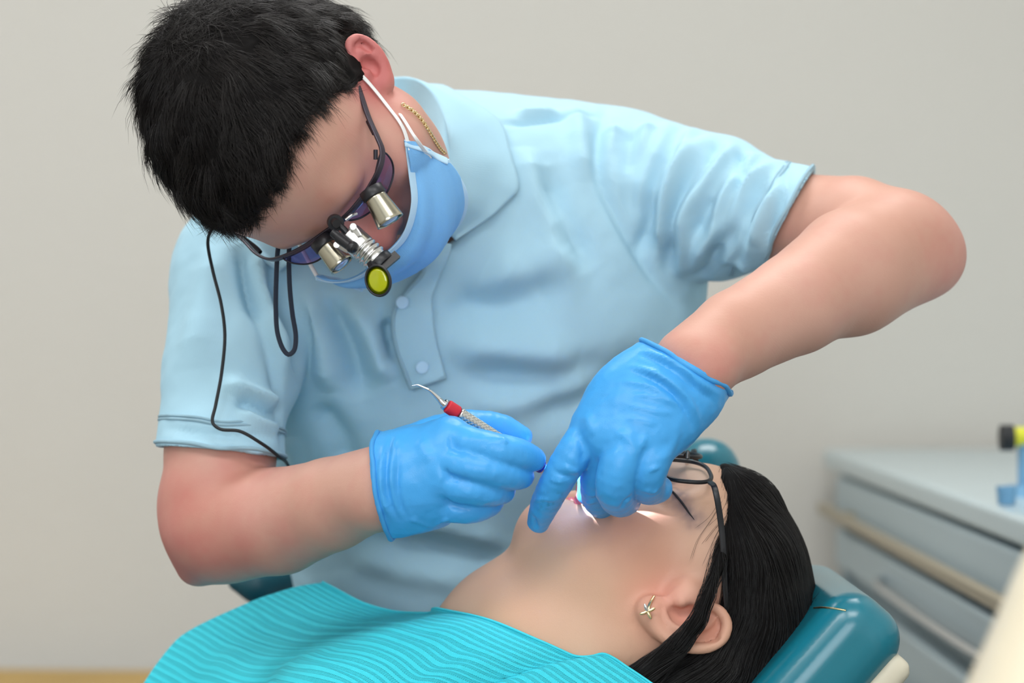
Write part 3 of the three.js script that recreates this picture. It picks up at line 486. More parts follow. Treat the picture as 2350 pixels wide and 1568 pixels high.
// polo shirt
{
  const S = new Field();
  S.cone(at(600, 640, -0.20), at(1000, 520, -0.24), 0.075, 0.085, 0.06);
  S.cone(at(1000, 500, -0.24), at(1400, 455, -0.27), 0.080, 0.07, 0.04);
  S.cone(at(960, 415, -0.18), at(1000, 540, -0.235), 0.062, 0.08, 0.04);
  S.egg(at(1070, 730, -0.28), 0.175, 0.18, 0.12, 0.07); S.egg(at(1290, 700, -0.29), 0.11, 0.13, 0.11, 0.07); S.egg(at(850, 760, -0.26), 0.10, 0.13, 0.105, 0.06);
  S.egg(at(1095, 1100, -0.335), 0.172, 0.20, 0.125, 0.07); S.egg(at(1105, 1380, -0.36), 0.152, 0.14, 0.125, 0.05);
  S.egg(at(1085, 1560, -0.42), 0.17, 0.09, 0.125, 0.05);
  // sleeves
  const cuffL = { c: at(1815, 495, -0.155), n: V(0.868, -0.476, 0.14).normalize() }, cuffR = { c: at(507, 1040, -0.095), n: V(-0.09, -0.99, 0.1).normalize() };
  const upTo = (q, f, off, c, r, k, op, deep) => S.add((x, y, z) => { const h = (x - q.c.x) * q.n.x + (y - q.c.y) * q.n.y + (z - q.c.z) * q.n.z; return Math.max(f.at(x, y, z) - off, op ? Math.max(-h - deep, h - 0.05) : h); }, c, r, k, op);
  S.chain([at(560, 670, -0.175), at(535, 850, -0.135), at(508, 1000, -0.1)], [0.060, 0.054, 0.040], 0.008);
  S.chain([at(1440, 455, -0.26), at(1640, 478, -0.215), at(1790, 498, -0.17)], [0.073, 0.058, 0.036], 0.012);
  upTo(cuffR, D.UR, 0.0065, at(520, 880, -0.12), 0.14, 0.006, 0, 0); upTo(cuffL, D.UL, 0.0065, at(1650, 470, -0.2), 0.14, 0.006, 0, 0);
  // the hollow of the sleeves and the neck opening
  upTo(cuffR, D.UR, 0.001, cuffR.c, 0.09, 0.0005, 1, 0.02); upTo(cuffL, D.UL, 0.001, cuffL.c, 0.09, 0.0005, 1, 0.02);
  S.cone(at(880, 330, -0.14), at(945, 430, -0.165), 0.062, 0.057, 0.006, 1);
  S.cone(at(945, 440, -0.13), at(920, 655, -0.06), 0.05, 0.008, 0.008, 1);
  D.shirtField = S;
  const g = S.mesh(V(-0.34, 0.58, -0.58), V(0.34, 1.26, 0.02), 0.0027);
  const F = (pts, w, a) => [pts.map(([x, y]) => S.hit(x, y, 0.02) || at(x, y, -0.15)), w, a];
  const folds = [
    // left sleeve
    F([[1684, 332], [1640, 390], [1601, 440], [1565, 500], [1550, 560]], 0.0062, 0.0093), F([[1630, 316], [1556, 399], [1518, 523], [1510, 600]], 0.0071, 0.0093), F([[1788, 366], [1705, 440], [1672, 502], [1614, 565], [1590, 620]], 0.0066, 0.0101), F([[1539, 287], [1498, 382], [1460, 482]], 0.0076, 0.0078), F([[1759, 545], [1713, 602], [1643, 650], [1580, 670]], 0.0076, 0.0093), F([[1418, 240], [1408, 300], [1398, 360]], 0.0057, 0.0062),
    F([[1740, 365], [1690, 460], [1650, 560]], 0.0057, -0.0078), F([[1514, 362], [1489, 523], [1480, 590]], 0.0066, -0.0093), F([[1600, 380], [1545, 500], [1536, 627]], 0.0057, -0.0078), F([[1705, 349], [1701, 415]], 0.0047, -0.0078), F([[1660, 560], [1600, 640]], 0.0066, -0.0078), F([[1450, 300], [1440, 400]], 0.0057, -0.0047),
    F([[1470, 245], [1480, 300], [1465, 360]], 0.0057, 0.0054), F([[1570, 285], [1560, 340]], 0.0057, 0.0062), F([[1720, 480], [1690, 560], [1650, 610]], 0.0057, 0.0062), F([[1780, 440], [1750, 500], [1740, 560]], 0.0057, 0.0047), F([[1590, 470], [1570, 560], [1560, 640]], 0.0057, 0.0062), F([[1640, 450], [1600, 540]], 0.0057, -0.0062),
    F([[1500, 252], [1492, 300], [1478, 350]], 0.006, 0.0045), F([[1590, 296], [1570, 350], [1545, 420], [1530, 480]], 0.0055, 0.006), F([[1655, 325], [1625, 385], [1585, 450]], 0.005, -0.005), F([[1735, 352], [1700, 400], [1655, 470], [1630, 540]], 0.0055, 0.007), F([[1765, 400], [1740, 450], [1700, 520], [1680, 580]], 0.0055, -0.005), F([[1800, 420], [1770, 470], [1735, 540], [1715, 590]], 0.005, 0.005), F([[1440, 420], [1450, 500], [1490, 590]], 0.007, -0.004),
    // armhole seams and hems
    F([[1398, 245], [1373, 316], [1373, 399], [1398, 465], [1448, 556], [1506, 643], [1560, 700]], 0.0055, -0.006), F([[1418, 330], [1408, 400], [1430, 470], [1480, 560]], 0.012, 0.003),
    F([[1813, 378], [1796, 445], [1779, 507], [1757, 612]], 0.0042, -0.0042), F([[1804, 378], [1784, 445], [1766, 507], [1745, 612]], 0.0045, 0.003),
    F([[540, 590], [585, 700], [620, 820], [640, 930], [648, 1040]], 0.006, -0.006), F([[380, 985], [450, 992], [540, 998], [635, 1005]], 0.0042, -0.004),
    // right shoulder and chest
    F([[575, 545], [600, 660], [640, 800], [650, 860]], 0.0101, 0.0128), F([[550, 560], [570, 660], [600, 740]], 0.0074, -0.0128), F([[620, 600], [650, 720], [690, 860]], 0.0101, -0.0153), F([[690, 660], [740, 780], [760, 900]], 0.0120, 0.0153), F([[750, 680], [800, 790], [835, 920]], 0.0092, -0.0153), F([[800, 690], [850, 770], [890, 880]], 0.0101, 0.0153), F([[882, 730], [893, 790], [905, 830]], 0.0055, -0.0153), F([[720, 930], [780, 1010], [800, 1080]], 0.0129, -0.0102),
    F([[510, 880], [570, 905], [635, 935]], 0.0074, 0.0128), F([[540, 915], [600, 945], [640, 965]], 0.0055, -0.0128), F([[540, 945], [590, 965], [640, 985]], 0.0055, 0.0077), F([[500, 560], [470, 700], [440, 850]], 0.0147, 0.0077),
    // front
    F([[1010, 720], [1150, 700], [1300, 640]], 0.0166, -0.0147), F([[1030, 790], [1180, 800], [1330, 820]], 0.0166, 0.0126), F([[1060, 860], [1250, 880], [1420, 830]], 0.0147, -0.0126), F([[1080, 930], [1250, 905], [1400, 860]], 0.0147, 0.0105), F([[1200, 960], [1380, 910], [1490, 800]], 0.0166, -0.0147), F([[1120, 600], [1200, 640], [1320, 560]], 0.0230, 0.0126), F([[1250, 380], [1290, 500], [1360, 620]], 0.0129, -0.0105), F([[1200, 340], [1230, 450], [1300, 560]], 0.0129, 0.0105), F([[1150, 285], [1250, 275], [1370, 265]], 0.0037, -0.0053), F([[1180, 262], [1280, 258]], 0.0046, 0.0063), F([[1320, 250], [1330, 330], [1345, 420]], 0.0092, 0.0084),
    // belly
    F([[870, 1235], [1000, 1265], [1170, 1300]], 0.014, -0.010), F([[800, 1270], [950, 1310], [1100, 1330]], 0.014, 0.006), F([[900, 1190], [1040, 1215], [1160, 1250]], 0.012, 0.006), F([[660, 1000], [690, 1080]], 0.012, 0.004),
  ];
  addFolds(g, folds, 0.0008, 45, [D.UR, D.UL]);
  const shirt = part('shirt', g, M.shirt, D.person, 'light blue short-sleeved polo shirt');
  for (const q of [cuffL, cuffR]) { part('sleeve_hem', cuff(S, { c: q.c, n: q.n }, 0.07, 0.0016), M.shirt, shirt); for (const o of [0.018, 0.0205]) part('hem_seam', cuff(S, { c: q.c.clone().addScaledVector(q.n, -o), n: q.n }, 0.075, 0.0011), M.shirt, shirt); }
  // collar: a band that stands round the neck and falls outwards
  const fold = [at(1018, 525, -0.122), at(1030, 455, -0.112), at(1032, 385, -0.110), at(1029, 312, -0.120), at(1010, 242, -0.138), at(968, 192, -0.165), at(905, 180, -0.215), at(840, 205, -0.24), at(760, 300, -0.235), at(690, 430, -0.20), at(655, 530, -0.155), at(670, 600, -0.125)];
  const fall = [at(1046, 552, -0.088), at(1130, 495, -0.088), at(1187, 440, -0.10), at(1172, 360, -0.125), at(1142, 275, -0.165), at(1065, 232, -0.235), at(960, 215, -0.275), at(830, 260, -0.285), at(720, 380, -0.27), at(625, 490, -0.235), at(590, 580, -0.175), at(640, 625, -0.13)];
  const stand = [at(1000, 540, -0.105), at(1015, 470, -0.1), at(1015, 400, -0.1), at(1010, 350, -0.11), at(985, 300, -0.14), at(950, 262, -0.185), at(905, 245, -0.215), at(850, 265, -0.225), at(780, 350, -0.22), at(720, 460, -0.19), at(690, 550, -0.155), at(700, 605, -0.13)];
  fall.forEach((p, i) => { if (i > 5 && i < 10) return; const x = p.x / (CAM_Z - p.z) * FPX + 1175, y = 784 - (p.y - CAM_Y) / (CAM_Z - p.z) * FPX, a = S.hit(x, y, 0.02); if (a) fall[i] = at(x, y, a.z + 0.009); });
  const cf = new THREE.CatmullRomCurve3(fold, false, 'centripetal'), cq = new THREE.CatmullRomCurve3(fall, false, 'centripetal'), cs = new THREE.CatmullRomCurve3(stand, false, 'centripetal');
  // the outer edge keeps its corner
  const qAt = t => { const x = t * (fall.length - 1), i = Math.min(fall.length - 2, Math.floor(x)), f = x - i; const c = cq.getPoint(t), l = fall[i].clone().lerp(fall[i + 1], f); return i < 2 ? l : c; };
  const col = sheet((s, t) => {
    const a = cf.getPoint(s), b = qAt(s), c = cs.getPoint(s);
    if (t < 0.3) { const k = t / 0.3; return c.clone().lerp(a, Math.sin(k * Math.PI / 2)); }
    const k = (t - 0.3) / 0.7, p = a.clone().lerp(b, k); p.z += 0.010 * Math.sin(Math.PI * Math.min(1, k * 1.2 + 0.05)) * (1 - k); p.z += 0.0022 * noise(p.x * 55, p.y * 55, 2); for (let i = 0; i < 2; i++) { const d = S.at(p.x, p.y, p.z), m = 0.004 + 0.004 * (1 - k); if (d < m && d > -0.03) p.addScaledVector(S.normal(p.x, p.y, p.z, 0.003), m - d); } return p;
  }, 90, 26, 0.0022);
  part('collar', col, M.shirt, shirt);
  // placket with its edge and buttons
  const on = (x, y, o) => { const h = S.hit(x, y, 0.02) || at(x, y, -0.15), n = S.normal(h.x, h.y, h.z); return h.addScaledVector(n, o); };
  const lft = [[1000, 575], [960, 640], [912, 690], [900, 730], [908, 790], [925, 840], [942, 886]], rgt = [[1040, 565], [1010, 620], [988, 680], [992, 740], [1000, 790], [1012, 830], [1020, 862]];
  const px = (tab, t) => { const x = t * (tab.length - 1), i = Math.min(tab.length - 2, Math.floor(x)), f = x - i; return [tab[i][0] + (tab[i + 1][0] - tab[i][0]) * f, tab[i][1] + (tab[i + 1][1] - tab[i][1]) * f]; };
  const pk = sheet((s, t) => { const a = px(lft, t), b = px(rgt, t), x = a[0] + (b[0] - a[0]) * s, y = a[1] + (b[1] - a[1]) * s; const q = on(x, y, 0.0055 + 0.0018 * Math.sin(s * Math.PI) + 0.001 * noise(x * 0.03, y * 0.03, 1)); if (t < 0.25) q.z += (0.25 - t) * 0.05 * (1 - s * 0.2); return q; }, 16, 40, 0.0025);
  part('placket', pk, M.shirt, shirt);
  part('placket_edge', tube([0.02, 0.12, 0.25, 0.4, 0.55, 0.7, 0.85, 1].map(t => { const a = px(lft, t), q = on(a[0], a[1], 0.0065); if (t < 0.25) q.z += (0.25 - t) * 0.05; return q; }), 0.0018, 60, 8), M.shirt, shirt);
  part('placket_seam', tube([[942, 884], [980, 872], [1020, 860]].map(([x, y]) => on(x, y, 0.007)), 0.0018, 20, 8), M.shirt, shirt);
  for (const [x, y] of [[922, 690], [965, 835]]) { const q = on(x, y, 0.0095), n = S.normal(q.x, q.y, q.z); part('button', lathe([[0, 0.002], [0.003, 0.0018], [0.0048, 0.0024], [0.0052, 0.0012], [0.0048, 0], [0, 0]], q, q.clone().add(n), 24), M.maskEdge, shirt, 'small pale shirt button'); }
}
// trousers and shoes, hidden under the chair
{
  const S = new Field();
  S.egg(V(-0.03, 0.61, -0.45), 0.17, 0.09, 0.13, 0.05);
  for (const [q, kx] of [[-1, -0.44], [1, 0.34]]) { const kz = q < 0 ? -0.45 : -0.22; S.cone(V(-0.03 + q * 0.09, 0.6, -0.44), V(kx, 0.54, kz), 0.08, 0.06, 0.04); S.cone(V(kx, 0.54, kz), V(kx * 1.02, 0.09, kz + 0.02), 0.058, 0.043, 0.03); }
  part('trousers', S.mesh(V(-0.6, 0.02, -0.7), V(0.5, 0.76, 0.02), 0.009), M.trousers, D.person);
  for (const [kx, kz] of [[-0.449, -0.43], [0.347, -0.2]]) { const B = new Field(); B.cone(V(kx, 0.045, kz - 0.03), V(kx * 1.02, 0.04, kz + 0.14), 0.04, 0.035, 0.02); B.cut(V(0, 0.002, 0), V(0, -1, 0)); part('shoe', B.mesh(V(kx - 0.08, -0.01, kz - 0.1), V(kx + 0.08, 0.12, kz + 0.22), 0.006), M.white, D.person); }
}

// gloves
const gloveShade = (S, g, marks) => paint(g, (v, c) => { let k = 1 + 0.05 * noise(v.x * 90, v.y * 90, v.z * 90); c.setRGB(k, k, k); for (const [p, r, a] of marks) { const d = v.distanceTo(p) / r, n = noise(v.x * 700, v.y * 260, v.z * 260); if (d < 1 && n > 0.05) { const m = a * (1 - d) * sstep(0.05, 0.5, n); c.setRGB(k * (1 - m * 0.6), k * (1 - m * 0.75), k * (1 - m * 0.8)); } } });
function cuff(S, q, r = 0.06, th = 0.0019) {   // the rolled edge of a glove round the wrist
  const a = V(0, 0, 1).cross(q.n).normalize(), b = q.n.clone().cross(a), pts = [];
  for (let i = 0; i < 40; i++) { const t = i / 40 * Math.PI * 2, d = a.clone().multiplyScalar(Math.cos(t)).addScaledVector(b, Math.sin(t)), c = q.c.clone().addScaledVector(q.n, -0.0025); let s = r; while (s > 0.01) { const p = c.clone().addScaledVector(d, s); if (S.at(p.x, p.y, p.z) < 0) break; s -= 0.0008; } pts.push(c.addScaledVector(d, s + 0.0006).addScaledVector(q.n, 0.0018 * noise(t * 2, 3, q.c.x * 9))); }
  return tube(pts, th, 120, 8, true);
}
{ // right hand, holding the instrument like a pen
  const S = new Field(), K = 0.007;
  S.cone(at(800, 1130, 0.005), RW, 0.0350, 0.0315, 0.02);
  const W = [at(900, 1065, 0.03), at(905, 1100, 0.036), at(908, 1130, 0.036), at(910, 1160, 0.03)], Mc = [at(1032, 1002, 0.046), at(1024, 1056, 0.052), at(1012, 1108, 0.049), at(1000, 1152, 0.039)];
  for (let i = 0; i < 4; i++) S.cone(W[i], Mc[i], 0.0185, 0.0150 - i * 0.0006, 0.02);
  S.cone(at(905, 1080, 0.012), at(1010, 1030, 0.02), 0.022, 0.016, 0.02); S.cone(at(915, 1150, 0.015), at(1000, 1150, 0.02), 0.018, 0.016, 0.02);
  S.egg(at(955, 1100, 0.03), 0.035, 0.026, 0.022, 0.02);
  const fing = (pts, rs) => { const T = new Field(); const cv = new THREE.CatmullRomCurve3(pts, false, 'centripetal'), n = 14, q = [], w = []; for (let i = 0; i <= n; i++) { const x = i / n * (pts.length - 1), k = Math.min(pts.length - 2, Math.floor(x)); q.push(cv.getPoint(i / n)); w.push(rs[k] + (rs[k + 1] - rs[k]) * (x - k)); } T.chain(q, w, 0.0006); S.add((x, y, z) => T.at(x, y, z), pts[1].clone().add(pts[2]).multiplyScalar(0.5), 0.075, 0.0022); };
  fing([Mc[0], at(1085, 1020, 0.059), at(1150, 1034, 0.064), at(1195, 1044, 0.058), at(1225, 1054, 0.05)], [0.0138, 0.0120, 0.0118, 0.0110, 0.0088]);
  fing([Mc[1], at(1085, 1072, 0.064), at(1145, 1084, 0.062), at(1182, 1092, 0.054), at(1198, 1094, 0.046)], [0.0140, 0.0122, 0.0116, 0.0104, 0.0088]);
  fing([Mc[2], at(1070, 1120, 0.060), at(1118, 1127, 0.056), at(1148, 1127, 0.046), at(1156, 1124, 0.036)], [0.0138, 0.0120, 0.0112, 0.0100, 0.0085]);
  fing([Mc[3], at(1055, 1164, 0.048), at(1096, 1165, 0.044), at(1120, 1158, 0.036), at(1132, 1150, 0.028)], [0.0138, 0.0118, 0.0104, 0.0094, 0.008]);
  fing([at(930, 1035, 0.008), at(1055, 985, -0.004), at(1140, 982, -0.012), at(1195, 1002, -0.014)], [0.018, 0.0138, 0.0112, 0.0085]);
  const q = { c: at(876, 1115, 0.028), n: V(-0.975, -0.155, -0.15).normalize() };
  S.cut(q.c, q.n);
  D.gloveR = S;
  const g = S.mesh(V(-0.125, 0.83, -0.05), V(0.04, 0.97, 0.115), 0.0016);
  const F = (pts, w, a) => [pts.map(([x, y]) => S.hit(x, y, 0.2, -0.1) || at(x, y, 0.05)), w, a];
  addFolds(g, [F([[885, 1020], [874, 1090], [882, 1150], [905, 1195]], 0.0022, 0.0026), F([[900, 1005], [888, 1080], [893, 1150], [918, 1200]], 0.002, -0.0022), F([[935, 975], [905, 1030], [897, 1100], [912, 1170]], 0.0022, 0.0022), F([[917, 1050], [911, 1110], [920, 1160], [935, 1190]], 0.0018, -0.0021), F([[1035, 1000], [1038, 1025], [1060, 1045]], 0.0025, -0.0012), F([[1010, 1070], [1040, 1095], [1080, 1108]], 0.0025, -0.0019), F([[1050, 1030], [1020, 1080], [1000, 1140]], 0.006, 0.0019), F([[960, 1010], [990, 1060]], 0.005, 0.0016), F([[1015, 1140], [1040, 1160], [1080, 1168]], 0.002, -0.0021), F([[1150, 1003], [1162, 1020]], 0.0018, 0.0013), F([[940, 1190], [990, 1208]], 0.002, 0.0016), F([[1000, 1205], [1030, 1190]], 0.0018, 0.0016)], 0.0004, 120);
  gloveShade(S, g, []);
  const m = part('glove', g, M.glove, D.person, 'blue nitrile glove holding the dental instrument');
  part('rolled_cuff', paint(cuff(S, q), (v, c) => c.setRGB(1, 1, 1)), M.glove, m);
}
{ // left hand, fingers down on the chin and in the mouth
  const S = new Field(), K = 0.007;
  S.cone(at(1700, 770, 0.012), LW, 0.0345, 0.0305, 0.02);
  const W = [at(1500, 860, 0.045), at(1530, 875, 0.052), at(1560, 893, 0.052), at(1590, 915, 0.045)], Mc = [at(1362, 985, 0.05), at(1402, 1005, 0.062), at(1452, 1012, 0.068), at(1512, 1010, 0.064)];
  for (let i = 0; i < 4; i++) S.cone(W[i], Mc[i], 0.0185, 0.0155 - i * 0.0004, 0.02);
  S.egg(at(1470, 935, 0.045), 0.037, 0.037, 0.02, 0.025);
  S.cone(at(1545, 880, 0.025), at(1480, 980, 0.03), 0.024, 0.02, 0.02);
  const fing = (pts, rs) => { const T = new Field(); const cv = new THREE.CatmullRomCurve3(pts, false, 'centripetal'), n = 14, q = [], w = []; for (let i = 0; i <= n; i++) { const x = i / n * (pts.length - 1), k = Math.min(pts.length - 2, Math.floor(x)); q.push(cv.getPoint(i / n)); w.push(rs[k] + (rs[k + 1] - rs[k]) * (x - k)); } T.chain(q, w, 0.0006); S.add((x, y, z) => T.at(x, y, z), pts[1].clone().add(pts[2]).multiplyScalar(0.5), 0.08, 0.0022); };
  fing([Mc[0], at(1318, 1040, 0.056), at(1281, 1100, 0.050), at(1252, 1155, 0.032), at(1236, 1197, 0.014)], [0.0148, 0.0132, 0.0118, 0.0108, 0.0086]);
  fing([Mc[1], at(1380, 1060, 0.048), at(1370, 1105, 0.035), at(1372, 1145, 0.014), at(1386, 1168, -0.004)], [0.0148, 0.0128, 0.0120, 0.0115, 0.009]);
  fing([Mc[2], at(1425, 1060, 0.074), at(1412, 1110, 0.070), at(1420, 1146, 0.052), at(1440, 1150, 0.034)], [0.0150, 0.0145, 0.0142, 0.0128, 0.010]);
  fing([Mc[3], at(1495, 1055, 0.070), at(1484, 1092, 0.066), at(1490, 1122, 0.048), at(1508, 1118, 0.032)], [0.0148, 0.0142, 0.0138, 0.0120, 0.009]);
  fing([at(1480, 930, 0.02), at(1395, 1030, 0.012), at(1362, 1090, 0.004), at(1350, 1135, -0.01)], [0.019, 0.013, 0.0105, 0.0085]);
  S.ball(at(1516, 1122, 0.042), 0.0085, 0.006);
  const q = { c: at(1577, 836, 0.04), n: V(0.50, 0.865, -0.02).normalize() };
  S.cut(q.c, q.n);
  D.gloveL = S;
  const g = S.mesh(V(0.0, 0.83, -0.06), V(0.18, 1.02, 0.125), 0.0016);
  const F = (pts, w, a) => [pts.map(([x, y]) => S.hit(x, y, 0.2, -0.1) || at(x, y, 0.07)), w, a];
  addFolds(g, [F([[1480, 805], [1550, 835], [1610, 880], [1650, 905]], 0.0022, 0.0026), F([[1470, 815], [1540, 848], [1600, 895], [1640, 925]], 0.002, -0.0022), F([[1455, 842], [1520, 865], [1575, 910], [1605, 975]], 0.0024, 0.0029), F([[1448, 852], [1510, 878], [1562, 925], [1590, 985]], 0.002, -0.0022), F([[1430, 875], [1500, 890], [1560, 940]], 0.002, 0.0013), F([[1450, 905], [1520, 915], [1560, 930]], 0.0018, 0.0011), F([[1440, 930], [1510, 945], [1550, 950]], 0.0018, 0.0011), F([[1440, 960], [1510, 975]], 0.0018, 0.0011), F([[1325, 985], [1338, 1030], [1340, 1060]], 0.003, -0.0024), F([[1345, 950], [1365, 1000]], 0.004, 0.0016), F([[1290, 1068], [1310, 1078], [1330, 1082]], 0.0018, 0.0014), F([[1268, 1080], [1295, 1092], [1322, 1094]], 0.0016, -0.0014), F([[1262, 1100], [1290, 1108]], 0.0016, 0.0013), F([[1225, 1150], [1250, 1145], [1275, 1150]], 0.0016, 0.0013), F([[1225, 1185], [1232, 1215]], 0.0018, -0.0019), F([[1240, 1160], [1245, 1205]], 0.0018, 0.0014), F([[1410, 1010], [1430, 1000], [1455, 1025], [1462, 1060]], 0.004, 0.0019), F([[1470, 1030], [1480, 1000]], 0.003, 0.0016), F([[1425, 1165], [1435, 1150], [1448, 1140]], 0.0016, -0.0016), F([[1490, 1080], [1512, 1072]], 0.0016, 0.0014), F([[1480, 1125], [1500, 1130], [1512, 1122]], 0.0015, 0.0013), F([[1340, 1130], [1360, 1138], [1380, 1135]], 0.0016, 0.0014), F([[1345, 1155], [1365, 1150]], 0.0015, 0.0013), F([[1560, 960], [1540, 1030], [1510, 1060]], 0.004, 0.0013)], 0.0004, 120);
  const mk = S.hit(1274, 1155, 0.2) || at(1274, 1155, 0.04);
  gloveShade(S, g, [[mk, 0.014, 1], [S.hit(1262, 1165, 0.2) || mk, 0.010, 0.6]]);
  const m = part('glove', g, M.glove, D.person, 'blue nitrile glove resting on the chin, stained fingertip');
  part('rolled_cuff', paint(cuff(S, q), (v, c) => c.setRGB(1, 1, 1)), M.glove, m);
}
// face mask
{
  const { H } = D;
  // middle line, left and right edge of the mask from the nose down: [share, up, forward]
  const mid = [[0, -0.014, 0.124], [0.25, -0.03, 0.132], [0.5, -0.052, 0.134], [0.75, -0.074, 0.126], [1, -0.094, 0.104]];
  const P = (s, t, o = 0) => { const a = (s - 0.5) * 2, b = Math.abs(a), w = a > 0 ? 0.064 - 0.002 * t : 0.074, us = a > 0 ? -0.013 - 0.042 * t : -0.018 - 0.042 * t, fs = a > 0 ? 0.064 + 0.013 * t : 0.103 + 0.012 * t, um = pw(mid.map(r => [r[0], r[1]]), t), fm = pw(mid.map(r => [r[0], r[2]]), t), c = Math.cos(a * Math.PI / 2) ** 0.85; const up = us + (um - us) * c - (t < 0.3 ? (0.3 - t) * 0.03 * Math.sin(b * Math.PI) : 0), pleat = 0.0022 * Math.cos(t * Math.PI * 2 * 3.2) * (1 - b * b * 0.6); const r = H(Math.sin(a * 1.25) / Math.sin(1.25) * w, up, fs + (fm - fs) * c + pleat + o); for (let i = 0; i < 2; i++) { const d = D.skin.at(r.x, r.y, r.z); if (d < 0.0018) r.addScaledVector(D.skin.normal(r.x, r.y, r.z, 0.002), 0.0018 - d); } return r; };
  const m = part('face_mask', sheet((s, t) => P(s, t), 70, 60, 0.0012), M.mask, D.person, 'light blue surgical mask');
  part('nose_band', strip([0, 0.08, 0.2, 0.35, 0.5, 0.65, 0.8, 0.92, 1].map(s => P(s, 0.05, 0.0012)), D.U, 0.0065, 0.0012, 80), M.maskEdge, m);
  part('binding', join([0, 1].map(e => strip([0, 0.25, 0.5, 0.75, 1].map(t => P(e, t, 0.001)), D.F, 0.006, 0.0018, 30))), M.maskEdge, m);
  part('lower_hem', strip([0, 0.2, 0.4, 0.6, 0.8, 1].map(s => P(s, 0.98, 0.001)), D.U, 0.006, 0.0014, 60), M.maskEdge, m);
  part('ear_loop', strip([P(0.985, 0.04), ...[[925, 294], [888, 242], [850, 195], [816, 160]].map(([x, y]) => { const h = D.skin.hit(x, y, 0.15) || at(x, y, 0.05); h.z += 0.0025; return h; }), at(804, 148, 0.034)], D.U, 0.0032, 0.0012, 60), M.elastic, m);
  part('ear_loop', strip([P(0.985, 0.55), at(950, 312, 0.05), at(925, 272, 0.035), at(900, 238, 0.018), at(888, 222, 0.006)], D.U, 0.0028, 0.0012, 50), M.elastic, m);
  part('ear_loop', tube([P(0, 0.03), H(-0.078, -0.005, 0.03), H(-0.084, 0.004, -0.01), H(-0.08, 0.0, -0.028)], 0.0016, 40, 8), M.elastic, m);
}
// gold neck chain
{
  const ch = thing('neck_chain', 'thin gold neck chain at the collar of the dentist', 'necklace'), S = D.skin;
  const px = [[925, 243], [945, 256], [962, 272], [978, 295], [992, 318], [1005, 338], [1018, 352]];
  const cv = new THREE.CatmullRomCurve3(px.map(([x, y]) => { const h = S.hit(x, y, 0.1) || at(x, y, -0.12); return h.addScaledVector(S.normal(h.x, h.y, h.z), 0.001); }));
  for (let i = 0; i < 36; i++) { const p = cv.getPointAt(i / 35), T = cv.getTangentAt(i / 35), g = new THREE.TorusGeometry(0.0012, 0.0004, 8, 14).scale(1.4, 1, 1); g.rotateX(i % 2 ? 1.2 : 0.2); part('link', g.applyQuaternion(new THREE.Quaternion().setFromUnitVectors(V(1, 0, 0), T)).translate(p.x, p.y, p.z), M.gold, ch); }
}
